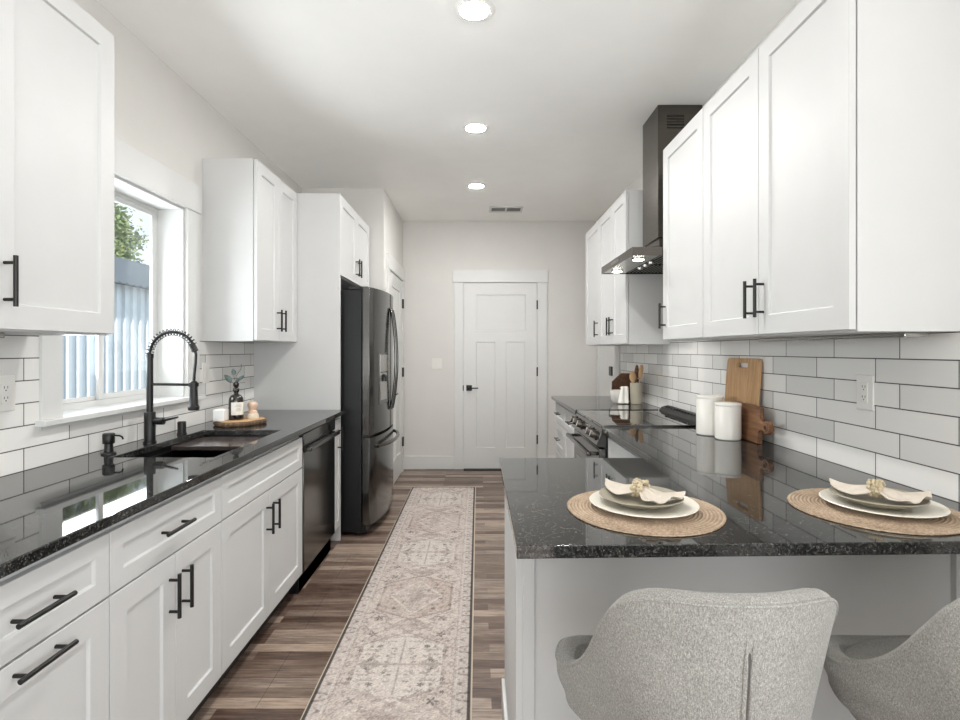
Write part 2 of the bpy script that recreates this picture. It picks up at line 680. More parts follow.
# baseboards
struct('baseboard_back', bx(JX, -0.264, YB - 0.014, YB, 0, 0.145), 'trim', bevel=0.003)
struct('baseboard_back_right', bx(0.766, WR, YB - 0.014, YB, 0, 0.145), 'trim', bevel=0.003)
struct('baseboard_left', bx(WL, WL + 0.014, YF, 0.2, 0, 0.145), 'trim', bevel=0.003)
struct('baseboard_right', bx(WR - 0.014, WR, YF, 1.38, 0, 0.145), 'trim', bevel=0.003)


def lever(bm, c, out, along):
    """square rosette and lever; out: unit normal of the door; along: direction of the lever."""
    c, out, along = Vector(c), Vector(out), Vector(along)
    up = Vector((0, 0, 1))
    e = 0.031
    pts = [c + along * (sx * e) + up * (sz * e) + out * d for d in (0, 0.009) for sx in (-1, 1) for sz in (-1, 1)]
    v = [bm.verts.new(p) for p in pts]
    for f in ((0, 1, 3, 2), (4, 6, 7, 5), (0, 4, 5, 1), (2, 3, 7, 6), (0, 2, 6, 4), (1, 5, 7, 3)):
        bm.faces.new([v[i] for i in f])
    tube(bm, [c + out * 0.005, c + out * 0.05], 0.009, 12)
    tube(bm, [c + out * 0.05 - along * 0.01, c + out * 0.05 + along * 0.10], 0.0075, 10)
    return bm


# the white three-panel door at the end of the room
DX0, DX1, DT = -0.1565, 0.650, 2.06
putb = lambda a, b, c: (a, YB - 0.012 - c, b)
d1 = struct('door_1', paneled(BM(), DX0, DX1, 0.008, DT, 0.012,
                              [(-0.022, 0.526, 1.534, 1.932), (-0.019, 0.189, 0.239, 1.409), (0.311, 0.517, 0.239, 1.409)],
                              0.009, putb, 0.004), 'trim', bevel=0.0, label='white three panel door at the far end of the kitchen')
obj('door_handle', lever(BM(), (-0.098, YB - 0.012, 0.90), (0, -1, 0), (1, 0, 0)), 'black', d1)['label'] = 'black lever handle'
obj('strike', bx(DX0 - 0.012, DX0 - 0.002, YB - 0.024, YB - 0.019, 0.87, 0.93), 'black', d1)
for z in (1.82, 1.08, 0.33):
    obj('hinge', bx(DX1 - 0.002, DX1 + 0.012, YB - 0.028, YB - 0.012, z - 0.05, z + 0.05), 'black', d1)['label'] = 'black hinge'
t1 = struct('trim_1', bx(DX0 - 0.107, DX0 - 0.006, YB - 0.02, YB, 0, DT + 0.008), 'trim', bevel=0.002, label='white casing around the end door')
obj('door_casing', bx(DX1 + 0.006, DX1 + 0.114, YB - 0.02, YB, 0, DT + 0.008), 'trim', t1, bevel=0.002)
obj('door_header', bx(DX0 - 0.122, DX1 + 0.122, YB - 0.026, YB, DT + 0.008, DT + 0.145), 'trim', t1, bevel=0.002)
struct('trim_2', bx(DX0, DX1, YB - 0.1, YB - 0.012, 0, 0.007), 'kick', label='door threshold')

# closet door on the wall beyond the fridge
putj = lambda a, b, c: (JX + 0.012 + c, a, b)
d2 = struct('door_2', paneled(BM(), 4.955, 5.765, 0.008, DT, 0.012,
                              [(5.085, 5.635, 1.534, 1.932), (5.085, 5.30, 0.239, 1.409), (5.42, 5.635, 0.239, 1.409)],
                              0.009, putj, 0.004), 'trim', label='white panel door beyond the refrigerator')
obj('door_handle', lever(BM(), (JX + 0.012, 5.02, 0.90), (1, 0, 0), (0, 1, 0)), 'black', d2)['label'] = 'black lever handle'
for z in (1.82, 1.08, 0.33):
    obj('hinge', bx(JX + 0.012, JX + 0.03, 5.76, 5.80, z - 0.05, z + 0.05), 'black', d2)['label'] = 'black hinge'
t3 = struct('trim_3', bx(JX, JX + 0.02, 5.77, 5.868, 0, DT + 0.008), 'trim', bevel=0.002, label='white casing around the closet door')
obj('door_casing', bx(JX, JX + 0.02, 4.85, 4.948, 0, DT + 0.008), 'trim', t3, bevel=0.002)
obj('door_header', bx(JX, JX + 0.026, 4.84, 5.885, DT + 0.008, DT + 0.145), 'trim', t3, bevel=0.002)

# door and casing at the end of the tiled wall
t4 = struct('trim_4', bx(WR - 0.02, WR, 4.885, 5.11, 0, DT + 0.008), 'trim', bevel=0.002, label='white casing at the end of the tiled wall')
obj('door_header', bx(WR - 0.026, WR, 4.87, YB - 0.03, DT + 0.008, DT + 0.145), 'trim', t4, bevel=0.002)
putr = lambda a, b, c: (WR - 0.010 - c, a, b)
d3 = struct('door_3', paneled(BM(), 5.125, 5.88, 0.008, DT, 0.010, [(5.25, 5.76, 1.534, 1.932), (5.25, 5.76, 0.239, 1.409)], 0.007, putr, 0.004),
            'trim', label='white door past the end of the tiled wall')
obj('latch', bx(WR - 0.026, WR - 0.010, 5.135, 5.24, 1.07, 1.16), 'black', d3, bevel=0.003)['label'] = 'black latch'

# tile
struct('backsplash_left', grid_slab(BM(), [0.30, 1.884, 2.954, 3.688], [CT - 0.03, 1.05, 1.372], WL, TL,
                                    lambda i, j: not (i == 1 and j == 1), lambda u, v, w: (w, u, v)), 'tile_l',
       label='white subway tile behind the sink')
struct('backsplash_right', bx(TR, WR, 1.06, 4.87, CT - 0.03, 1.374), 'tile_r', label='white subway tile behind the range')

# kitchen window: casing, stool, jambs, frame, two lights
win = struct('window_1', grid_slab(BM(), [WY0, WY0 + 0.022, WY1 - 0.022, WY1], [WZ0 + 0.02, WZ0 + 0.046, WZ1 - 0.026, WZ1], -1.725, -1.695,
                                   lambda i, j: not (i == 1 and j == 1), lambda u, v, w: (w, u, v)), 'trim', label='white sliding window over the sink')


def sash(y0, y1, x0, x1, b):
    zb, zt = WZ0 + 0.046, WZ1 - 0.026
    f = obj('sash', grid_slab(BM(), [y0, y0 + b, y1 - b, y1], [zb, zb + b * 0.9, zt - b * 0.9, zt], x0, x1,
                              lambda i, j: not (i == 1 and j == 1), lambda u, v, w: (w, u, v)), 'trim', win, bevel=0.003)
    obj('pane', bx((x0 + x1) / 2 - 0.003, (x0 + x1) / 2 + 0.003, y0 + b, y1 - b, zb + b * 0.9, zt - b * 0.9), 'glass', f)


sash(WY0 + 0.022, 2.44, -1.7245, -1.7125, 0.022)
sash(2.385, WY1 - 0.022, -1.7115, -1.6955, 0.030)
jb = BM()
box(jb, -1.724, WL, WY0, WY0 + 0.012, WZ0 + 0.02, WZ1)
box(jb, -1.724, WL, WY1 - 0.012, WY1, WZ0 + 0.02, WZ1)
obj('jamb', jb, 'trim', win)
obj('head_jamb', bx(-1.724, WL, WY0 + 0.012, WY1 - 0.012, WZ1 - 0.012, WZ1), 'trim', win)
tw = struct('trim_5', bx(WL, WL + 0.02, 1.884, WY0, 1.07, 2.072), 'trim', bevel=0.002, label='white casing around the kitchen window')
obj('window_casing', bx(WL, WL + 0.02, WY1, 2.952, 1.07, 2.072), 'trim', tw, bevel=0.002)
obj('window_header', bx(WL, WL + 0.026, 1.868, 2.968, 2.072, 2.222), 'trim', tw, bevel=0.002)
obj('window_stool', bx(-1.724, WL + 0.045, 1.866, 2.97, 1.05, 1.072), 'trim', tw, bevel=0.003)
obj('window_apron', bx(TL, TL + 0.006, 1.884, 2.954, 1.036, 1.05), 'trim', tw, bevel=0.001)

# glazed opening of the dining end (behind the camera)
fr = struct('window_2', grid_slab(BM(), [-1.36, -1.30, -0.13, -0.07, 1.10, 1.16], [0.25, 0.31, 2.39, 2.45], YF - 0.08, YF,
                                  lambda i, j: not (i in (1, 3) and j == 1), lambda u, v, w: (u, w, v)), 'trim', label='white framed dining window')

struct('added_window', grid_slab(BM(), [-1.70, -1.65, -0.93, -0.87, -0.15, -0.10], [0.45, 0.50, 2.20, 2.25], WR + 0.05, WR + 0.11,  # unseen frame, invented to carry the side fill light
                             lambda i, j: not (i in (1, 3) and j == 1), lambda u, v, w: (w, u, v)), 'trim', label='white frame of an added side opening for the fill light')

# ------------------------------------------------------------------ cabinets
def handle(parent, kind, s, xf, y, z, L=0.135):
    """bar pull: kind 'v' upright, 'h' level; xf is the face it stands on."""
    x = xf + s * 0.031
    p = L * 0.36
    bm = BM()
    if kind == 'v':
        tube(bm, [(x, y, z - L / 2), (x, y, z + L / 2)], 0.0058, 12)
        for q in (-p, p):
            tube(bm, [(xf, y, z + q), (x, y, z + q)], 0.0045, 10)
    else:
        tube(bm, [(x, y - L / 2, z), (x, y + L / 2, z)], 0.0058, 12)
        for q in (-p, p):
            tube(bm, [(xf, y + q, z), (x, y + q, z)], 0.0045, 10)
    o = obj('handle', bm, 'black', parent)
    o['label'] = 'black bar handle'
    return o


def front(name, s, xf, y0, y1, z0, z1, parent, stile=0.066, hd=None, rec=0.009):
    put = lambda a, b, c: (xf + s * c, a, b)
    g = 0.0015
    y0, y1, z0, z1 = y0 + g, y1 - g, z0 + g, z1 - g
    st = min(stile, (z1 - z0) * 0.30, (y1 - y0) * 0.3)
    pn = [(y0 + st, y1 - st, z0 + st, z1 - st)]
    o = obj(name, paneled(BM(), y0, y1, z0, z1, 0.019, pn, rec, put), 'cab', parent, bevel=0.0012)
    if hd:
        handle(o, hd[0], s, xf, hd[1], hd[2], hd[3] if len(hd) > 3 else 0.135)
    return o


def base_cabinet(label, s, y0, y1, xb, xf, fronts, name='base_cabinet', group=None, kick=True):
    """xb: back, xf: outer face of the doors; s: +1 faces +X, -1 faces -X."""
    xb += s * 0.03
    r = thing(name, label, 'cabinet', ((xb + xf) / 2, (y0 + y1) / 2, 0), group)
    xc = xf - s * 0.0205
    lo = 0.113
    bm = BM()
    X = lambda a, b: (min(a, b), max(a, b))
    top = CT - 0.032
    t = 0.016
    box(bm, *X(xb, xc), y0, y0 + t, lo, top)
    box(bm, *X(xb, xc), y1 - t, y1, lo, top)
    box(bm, *X(xb, xc), y0 + t, y1 - t, lo, lo + t)
    box(bm, *X(xb, xb + s * t), y0 + t, y1 - t, lo + t, top)
    box(bm, *X(xc, xc - s * t), y0 + t, y1 - t, lo + t, top)
    obj('carcass', bm, 'cab', r)
    if kick:
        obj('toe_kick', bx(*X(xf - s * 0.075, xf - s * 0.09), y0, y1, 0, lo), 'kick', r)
    for f in fronts:
        front(f[0], s, xf, f[1], f[2], f[3], f[4], r, hd=f[5] if len(f) > 5 else None)
    return r


def wall_cabinet(label, s, y0, y1, xb, xf, z0, z1, doors, name='wall_cabinet', group=None):
    r = thing(name, label, 'cabinet', ((xb + xf) / 2, (y0 + y1) / 2, z0), group)
    xc = xf - s * 0.022
    bm = BM()
    box(bm, min(xb, xc), max(xb, xc), y0, y1, z0, z1)
    obj('carcass', bm, 'cab', r, bevel=0.0012)
    for d in doors:
        front('door', s, xf, d[0], d[1], z0 + 0.004, z1 - 0.004, r, hd=d[2] if len(d) > 2 else None)
    return r


LX, RX = -0.947, 0.695      # door faces of the two base runs
DR0, DR1 = 0.688, 0.852     # drawer fronts
DB = 0.115                  # bottom of doors
UZ0, UZ1 = 1.37, 2.405      # wall cabinets
ULX, URX = -1.25, 1.0       # their door faces

base_cabinet('white base cabinet with two doors at the near end of the sink run', 1, 0.30, 0.884, WL, LX,
             [('door', 0.30, 0.592, DB, DR1, ('v', 0.555, 0.75)), ('door', 0.592, 0.884, DB, DR1, ('v', 0.63, 0.75))])
base_cabinet('white base cabinet with a drawer over one tall pull-out, both with level black handles', 1, 0.886, 1.371, WL, LX,
             [('drawer', 0.886, 1.371, DR0, DR1, ('h', 1.138, 0.768, 0.150)), ('door', 0.886, 1.371, DB, DR0 - 0.003, ('h', 1.142, 0.655, 0.150))])
base_cabinet('white base cabinet with one handled drawer above two narrow doors', 1, 1.373, 1.972, WL, LX,
             [('drawer', 1.373, 1.972, DR0, DR1, ('h', 1.652, 0.772, 0.150)),
              ('door', 1.373, 1.6725, DB, DR0 - 0.003, ('v', 1.637, 0.565)), ('door', 1.6725, 1.972, DB, DR0 - 0.003, ('v', 1.708, 0.565))])
base_cabinet('white sink base cabinet with a blank top panel over two doors, next to the dishwasher', 1, 1.974, 2.878, WL, LX,
             [('panel', 1.974, 2.878, DR0, DR1),
              ('door', 1.974, 2.426, DB, DR0 - 0.003, ('v', 2.388, 0.565)), ('door', 2.426, 2.878, DB, DR0 - 0.003, ('v', 2.464, 0.565))])
base_cabinet('narrow white pull-out cabinet squeezed between dishwasher and refrigerator panel', 1, 3.525, 3.684, WL, LX,
             [('door', 3.525, 3.684, DB, DR1, ('v', 3.60, 0.72, 0.16))], name='pullout_cabinet')

wall_cabinet('white wall cabinet before the window, large in the upper corner', 1, 0.908, 1.836, WL, ULX, UZ0, UZ1,
             [(0.908, 1.372, ('v', 1.337, 1.502)), (1.372, 1.836, ('v', 1.407, 1.502))])
wall_cabinet('white two door wall cabinet between window and refrigerator panel', 1, 3.018, 3.684, WL, ULX, UZ0, UZ1,
             [(3.018, 3.351, ('v', 3.316, 1.502)), (3.351, 3.684, ('v', 3.386, 1.502))])
o = tag(obj('cabinet_surround', bx(WL, -0.955, 3.690, 3.712, 0, UZ1), 'cab', loc=(-1.25, 3.70, 0), bevel=0.0012),
        'tall white end panel standing between countertop and refrigerator', 'cabinet panel')
wall_cabinet('short white two door cabinet above the refrigerator', 1, 3.714, 4.690, WL, -0.955, 1.835, UZ1,
             [(3.714, 4.202, ('v', 4.167, 1.96)), (4.202, 4.690, ('v', 4.237, 1.96))])

wall_cabinet('white two door wall cabinet above the cutting boards, its end panel facing the stools', -1, 1.436, 2.370, WR, URX, UZ0, UZ1,
             [(1.436, 1.903, ('v', 1.868, 1.502)), (1.903, 2.370, ('v', 1.938, 1.502))])
wall_cabinet('white single door wall cabinet on the near side of the range hood', -1, 2.372, 2.884, WR, URX, UZ0, UZ1,
             [(2.372, 2.884, ('v', 2.846, 1.502))])
wall_cabinet('white two door wall cabinet just past the range hood', -1, 3.612, 4.400, WR, URX, UZ0 - 0.012, UZ1,
             [(3.612, 3.985, ('v', 3.950, 1.496)), (3.985, 4.400, ('v', 4.022, 1.496))])
wall_cabinet('white single door wall cabinet last before the end door', -1, 4.402, 4.96, WR, URX, UZ0 - 0.012, UZ1,
             [(4.402, 4.96, ('v', 4.45, 1.496))])

base_cabinet('white base cabinet between peninsula and range', -1, 2.045, 2.855, WR, RX,
             [('drawer', 2.045, 2.855, DR0, DR1, ('h', 2.45, 0.777)), ('door', 2.045, 2.45, DB, DR0 - 0.003, ('v', 2.415, 0.565)),
              ('door', 2.45, 2.855, DB, DR0 - 0.003, ('v', 2.485, 0.565))])
base_cabinet('white base cabinet hidden just past the range', -1, 3.628, 4.318, WR, RX,
             [('drawer', 3.628, 4.318, DR0, DR1, ('h', 3.97, 0.777)), ('door', 3.628, 3.973, DB, DR0 - 0.003), ('door', 3.973, 4.318, DB, DR0 - 0.003)])
base_cabinet('white three drawer base cabinet at the end of the range counter', -1, 4.32, 4.785, WR, RX,
             [('drawer', 4.32, 4.785, DR0, DR1, ('h', 4.552, 0.777)), ('drawer', 4.32, 4.785, 0.43, DR0 - 0.003, ('h', 4.552, 0.56)),
              ('drawer', 4.32, 4.785, DB, 0.427, ('h', 4.552, 0.27))], name='drawer_cabinet')

# peninsula
pen = thing('peninsula_cabinet', 'long white peninsula base with a plain back panel facing the stools', 'cabinet', (0.7, 1.7, 0))
PX, PY0, PY1 = 0.10, 1.405, 2.02
obj('carcass', bx(PX + 0.018, WR - 0.002, PY0 + 0.02, PY1 - 0.02, 0.0, CT - 0.032), 'cab', pen)
obj('back_panel', bx(PX + 0.05, WR - 0.002, PY0 + 0.006, PY0 + 0.02, 0.0, CT - 0.032), 'cab', pen)
obj('end_panel', bx(PX, PX + 0.018, PY0 + 0.001, PY1 - 0.02, 0.0, CT - 0.032), 'cab', pen, bevel=0.001)
obj('corner_trim', bx(PX + 0.018, PX + 0.05, PY0, PY0 + 0.02, 0.0, CT - 0.032), 'cab', pen, bevel=0.0015)
obj('corner_trim', bx(WR - 0.06, WR - 0.002, PY0 - 0.012, PY0 + 0.006, 0.0, CT - 0.032), 'cab', pen, bevel=0.0015)
obj('base_trim', bx(PX - 0.012, PX, PY0 - 0.002, PY1 - 0.02, 0.0, 0.09), 'trim', pen, bevel=0.002)
front('door', 1, 0, 0, 0, 0, 0, pen) if False else None

# ------------------------------------------------------------------ countertops
SX0, SX1, SY0, SY1 = -1.415, -1.018, 2.052, 2.753     # sink cut-out
ct = obj('countertop', grid_slab(BM(), [TL, SX0, SX1, -0.917], [0.30, SY0, SY1, 3.688], CT - 0.028, CT,
                                 lambda i, j: not (i == 1 and j == 1), lambda u, v, w: (u, v, w)), 'granite', loc=(-1.24, 2.0, CT), bevel=0.003)
tag(ct, 'polished black granite countertop holding the sink', 'countertop')
bm = grid_slab(BM(), [0.0815, 0.665, TR], [1.124, 2.042, 2.858], CT - 0.028, CT, lambda i, j: not (i == 0 and j == 1), lambda u, v, w: (u, v, w))
for v in bm.verts:
    if v.co.y < 1.2:
        v.co.y += (v.co.x - 0.08) * 0.028
ct = obj('countertop', bm, 'granite', loc=(0.7, 1.7, CT), bevel=0.0018)
tag(ct, 'polished black granite peninsula top set with two placemats', 'countertop')
ct = obj('countertop', bx(0.660, TR, 3.626, 4.80, CT - 0.028, CT), 'granite', loc=(0.98, 4.2, CT), bevel=0.003)
tag(ct, 'black granite countertop beyond the range under the utensil crock', 'countertop')

# ------------------------------------------------------------------ sink, faucet
sk = thing('sink', 'black undermount sink let into the granite', 'sink', (-1.216, 2.40, 0.65))
zt, zb, t = CT - 0.0285, 0.66, 0.012
bm = BM()
x0, x1, y0, y1 = SX0 - 0.006, SX1 + 0.006, SY0 - 0.006, SY1 + 0.006
box(bm, x0 - t, x0, y0 - t, y1 + t, zb, zt)
box(bm, x1, x1 + t, y0 - t, y1 + t, zb, zt)
box(bm, x0, x1, y0 - t, y0, zb, zt)
box(bm, x0, x1, y1, y1 + t, zb, zt)
box(bm, x0 - t, x1 + t, y0 - t, y1 + t, zb - t, zb)
obj('basin', bm, 'sink', sk)
obj('ledge', bx(x0, x0 + 0.008, y0, y1, CT - 0.062, CT - 0.052), 'sink', sk)
obj('ledge', bx(x1 - 0.008, x1, y0, y1, CT - 0.062, CT - 0.052), 'sink', sk)
obj('drain', lathe(BM(), [(0.045, 0), (0.045, 0.003), (0.03, 0.003), (0.028, 0.001)], -1.216, 2.40, zb, 24), 'black', sk)
o = obj('drain_board', bx(x0 + 0.0005, x1 - 0.0005, 2.466, SY1 - 0.004, CT - 0.0515, CT - 0.032), plain('dark_board', C(70, 62, 60), 0.12, var=0.1), loc=(-1.216, 2.6, CT - 0.04), bevel=0.002)
tag(o, 'dark glossy board resting across the far half of the sink', 'board')

fa = thing('faucet', 'tall matte black spring neck kitchen faucet behind the sink', 'faucet', (-1.457, 2.368, CT))
fx, fy = -1.457, 2.368
obj('base', lathe(BM(), [(0.027, 0), (0.027, 0.008), (0.023, 0.010), (0.023, 0.135), (0.021, 0.138)], fx, fy, CT, 28), 'black', fa)
obj('pipe', tube(BM(), [(fx, fy, CT + 0.138), (fx, fy, 1.300)], 0.0135, 20), 'black', fa)
obj('collar', lathe(BM(), [(0.0155, 0), (0.0155, 0.02)], fx, fy, 1.284, 20), 'black', fa)
# arch of the hose with its spring
arch = []
rx_, rz_ = 0.101, 0.100
for i in range(33):
    a = PI - i / 32 * PI * 0.90
    arch.append(Vector((fx + rx_ + rx_ * math.cos(a), fy, 1.300 + rz_ * math.sin(a))))
tail = [Vector((fx + 0.204, fy, 1.30)), Vector((fx + 0.202, fy, 1.26)), Vector((fx + 0.197, fy, 1.21)), Vector((fx + 0.195, fy, 1.17))]
obj('hose', tube(BM(), arch + tail, 0.0065, 10), 'black', fa)
sp = []
turns, per = 19, 14
for k in range(turns * per + 1):
    f = k / (turns * per) * (len(arch) - 1) * 0.985
    i = min(int(f), len(arch) - 2)
    p = arch[i].lerp(arch[i + 1], f - i)
    d = (arch[i + 1] - arch[i]).normalized()
    n1 = Vector((0, 1, 0))
    n2 = d.cross(n1)
    a = 2 * PI * k / per
    sp.append(p + (n1 * math.cos(a) + n2 * math.sin(a)) * 0.0150)
obj('spring', tube(BM(), sp, 0.0022, 6), 'black', fa)
e1 = arch[-1]
obj('hose_collar', tube(BM(), [e1 + Vector((-0.012, 0, 0.016)), e1 + Vector((0.004, 0, -0.016))], 0.0145, 14), 'black', fa)
obj('spray_head', lathe(BM(), [(0.017, 0.0), (0.023, 0.002), (0.024, 0.016), (0.0175, 0.026), (0.0165, 0.085), (0.0155, 0.125), (0.011, 0.130)], fx + 0.195, fy, 1.052, 24), 'black', fa)
obj('support_arm', tube(BM(), [(fx, fy, 1.168), (fx + 0.18, fy, 1.166)], 0.006, 12), 'black', fa)
obj('support_ring', lathe(BM(), [(0.0205, 0), (0.0205, 0.016)], fx + 0.195, fy, 1.158, 20), 'black', fa)
obj('valve', tube(BM(), [(fx + 0.02, fy, 1.005), (fx + 0.062, fy, 1.005)], 0.0165, 18), 'black', fa)
obj('lever', tube(BM(), [(fx + 0.060, fy, 1.008), (fx + 0.125, fy, 1.022)], [0.007, 0.0045], 12), 'black', fa)

sd = thing('soap_dispenser', 'black countertop soap pump nearest the corner of the sink', 'soap dispenser', (-1.466, 2.117, CT))
sx, sy = -1.466, 2.117
obj('base', lathe(BM(), [(0.027, 0), (0.026, 0.006), (0.017, 0.009), (0.015, 0.040), (0.015, 0.043)], sx, sy, CT, 24), 'black', sd)
obj('pump_head', lathe(BM(), [(0.020, 0), (0.0215, 0.003), (0.0215, 0.036), (0.019, 0.040)], sx, sy, CT + 0.042, 24), 'black', sd)
obj('spout', tube(BM(), [(sx + 0.015, sy, CT + 0.074), (sx + 0.044, sy, CT + 0.073), (sx + 0.054, sy, CT + 0.068), (sx + 0.057, sy, CT + 0.058)], 0.0035, 8), 'black', sd)
o = obj('air_gap_cap', lathe(BM(), [(0.022, 0), (0.022, 0.006), (0.0195, 0.008), (0.0195, 0.058), (0.0175, 0.062)], -1.455, 2.62, CT, 24), 'black', loc=(-1.455, 2.62, CT))
tag(o, 'plain short black cylinder cap on the counter behind the sink', 'cap')

# ------------------------------------------------------------------ tray with bottle, candle, brush
tx, ty = -1.335, 2.985
tr = thing('wooden_tray', 'round live edge wooden slab carrying bottle and candle beside the sink', 'tray', (tx, ty, CT))
prof_r = [0.135 + 0.008 * math.sin(3 * a) + 0.004 * math.sin(7 * a + 1) for a in [2 * PI * i / 48 for i in range(48)]]
bm = BM()
prism(bm, [(tx + (prof_r[i] - 0.006) * math.cos(2 * PI * i / 48), ty + (prof_r[i] - 0.006) * math.sin(2 * PI * i / 48)) for i in range(48)], CT + 0.002, CT + 0.026, 'z')
obj('slab', bm, 'slab', tr, bevel=0.002)
bm = BM()
rings = []
for (dr, z) in ((-0.0062, 0.0), (0.001, 0.006), (0.002, 0.016), (-0.0062, 0.0258)):
    rings.append([bm.verts.new((tx + (prof_r[i] + dr) * math.cos(2 * PI * i / 48), ty + (prof_r[i] + dr) * math.sin(2 * PI * i / 48), CT + z)) for i in range(48)])
for a, b in zip(rings, rings[1:]):
    for i in range(48):
        bm.faces.new((a[i], a[(i + 1) % 48], b[(i + 1) % 48], b[i]))
obj('bark_rim', bm, 'bark_edge', tr)['label'] = 'dark bark edge'
TZ = CT + 0.0262
bo = thing('bottle', 'dark amber bottle with cream label and bulbous neck on wooden slab', 'bottle', (-1.348, 2.972, TZ))
bxx, byy = -1.348, 2.972
obj('body', lathe(BM(), [(0.036, 0), (0.039, 0.004), (0.039, 0.105), (0.036, 0.122), (0.026, 0.136), (0.013, 0.142), (0.012, 0.150)], bxx, byy, TZ, 32), 'amber', bo)
obj('neck_bulb', lathe(BM(), [(0.010, 0), (0.016, 0.008), (0.0175, 0.017), (0.014, 0.027), (0.010, 0.031), (0.014, 0.037), (0.0165, 0.044), (0.0155, 0.054), (0.010, 0.060), (0.007, 0.060)], bxx, byy, TZ + 0.148, 24), 'amber', bo)
bm = BM()
segs = 14
va = [[], []]
for k in range(segs + 1):
    a = R(-105) + R(112) * k / segs
    for j, z in enumerate((0.028, 0.098)):
        va[j].append(bm.verts.new((bxx + 0.0394 * math.cos(a), byy + 0.0394 * math.sin(a), TZ + z)))
for k in range(segs):
    bm.faces.new((va[0][k], va[0][k + 1], va[1][k + 1], va[1][k]))
lb = obj('label', bm, 'paper', bo)
bm = BM()
for z, w in ((0.082, 0.5), (0.074, 0.7), (0.062, 0.4), (0.056, 0.6), (0.05, 0.5)):
    va = [[], []]
    for k in range(7):
        a = R(-49) + R(50) * w * (k / 6 - 0.5) * 2 * 0.7
        for j in (0, 1):
            va[j].append(bm.verts.new((bxx + 0.0397 * math.cos(a), byy + 0.0397 * math.sin(a), TZ + z + 0.0018 * j)))
    for k in range(6):
        bm.faces.new((va[0][k], va[0][k + 1], va[1][k + 1], va[1][k]))
obj('print', bm, 'ink', lb)

sg = thing('eucalyptus_sprig', 'grey green eucalyptus sprig standing in the amber bottle', 'sprig', (bxx, byy, TZ + 0.20))
nz = TZ + 0.205


def PXY(px, py, Y):
    return Vector(((px - 478) * Y / 533.33, Y, H - (py - 350) * Y / 533.33))


for pts in ([(233.5, 386), (236, 376), (241, 369), (241.3, 364)], [(233.8, 385), (230, 382), (228, 378)], [(234, 385), (234.5, 379), (233.6, 373)],
            [(234, 386), (238, 382), (241, 378.5)], [(234, 386), (238, 383), (245, 382.6)], [(234, 388), (239, 386.5)]):
    P3 = [Vector((bxx, byy, nz - 0.004))] + [PXY(a, b, byy - 0.004 * i) for i, (a, b) in enumerate(pts[1:])]
    obj('stem', tube(BM(), P3, 0.0013, 6), 'stem', sg)


def leaf(px, py, L, Wd, ang, Y, tilt=0.3):
    bm = BM()
    c = PXY(px, py, Y)
    n = 10
    rows = []
    for i in range(n + 1):
        t = i / n
        w = Wd * math.sin(PI * min(1, t * 0.96 + 0.02)) ** 0.75 * (1.0 - 0.25 * t)
        row = []
        for q in (-1, -0.5, 0, 0.5, 1):
            lx, ly = (t - 0.5) * L, q * w * 0.5
            z = 0.25 * abs(q) * w * 0.5 - tilt * (t - 0.5) ** 2 * L
            row.append(bm.verts.new((c.x + lx * math.cos(ang) - ly * math.sin(ang), c.y + z, c.z + lx * math.sin(ang) + ly * math.cos(ang))))
        rows.append(row)
    for a, b in zip(rows, rows[1:]):
        for k in range(4):
            bm.faces.new((a[k], a[k + 1], b[k + 1], b[k]))
    o = obj('leaf', bm, 'leaf', sg)
    s = o.modifiers.new('thick', 'SOLIDIFY')
    s.thickness = 0.0006


leaf(228.2, 378.6, 0.058, 0.036, R(-48) + PI, byy - 0.006)
leaf(233.6, 372.0, 0.036, 0.030, R(100), byy - 0.010)
leaf(241.0, 377.6, 0.044, 0.024, R(35), byy - 0.012)
leaf(238.0, 380.0, 0.034, 0.020, R(60), byy + 0.004)

o = thing('candle', 'small white square frosted candle holder left of the amber bottle', 'candle', (-1.415, 2.935, TZ))
cx_, cy_ = -1.405, 2.915
obj('holder', bx(cx_ - 0.030, cx_ + 0.030, cy_ - 0.030, cy_ + 0.030, TZ, TZ + 0.064), 'candle', o, bevel=0.004)
obj('wax', lathe(BM(), [(0.022, 0), (0.022, 0.003)], cx_, cy_, TZ + 0.0635, 24), 'paper', o)
br = thing('dish_brush', 'round wooden knob scrub brush with cream bristles on the wooden slab', 'brush', (-1.285, 2.985, TZ))
qx, qy = -1.283, 3.035
obj('bristle_pad', lathe(BM(), [(0.034, 0), (0.035, 0.008), (0.031, 0.024), (0.027, 0.028)], qx, qy, TZ, 28), 'bristle', br)
obj('knob', lathe(BM(), [(0.026, 0), (0.026, 0.010), (0.017, 0.018), (0.022, 0.030), (0.027, 0.042), (0.026, 0.054), (0.018, 0.064), (0.006, 0.067)], qx, qy, TZ + 0.028, 28), 'pinkwood', br)

# ------------------------------------------------------------------ refrigerator
FY0, FY1 = 3.775, 4.685
fg = thing('refrigerator', 'dark stainless french door refrigerator with bottom freezer drawer', 'refrigerator', (-1.15, 4.23, 0))
FXB = -0.825
obj('body', bx(WL + 0.05, FXB, FY0 + 0.004, FY1 - 0.004, 0.03, 1.745), 'fridge_side', fg, bevel=0.004)
obj('grille', bx(FXB - 0.06, FXB + 0.03, FY0 + 0.01, FY1 - 0.01, 0.02, 0.075), 'black_plastic', fg)
for y in (FY0 + 0.06, FY1 - 0.06):
    obj('foot', lathe(BM(), [(0.02, 0), (0.018, 0.03)], FXB - 0.04, y, 0, 12), 'black_plastic', fg)
for y in (FY0 + 0.07, FY1 - 0.07):
    obj('hinge_cover', bx(FXB - 0.10, FXB + 0.045, y - 0.055, y + 0.055, 1.746, 1.772), 'black_plastic', fg, bevel=0.006)


def bowx(y, x0=-0.757, bulge=0.062):
    t = (y - FY0) / (FY1 - FY0) * 2 - 1
    return x0 + bulge * (1 - abs(t) ** 2.2)


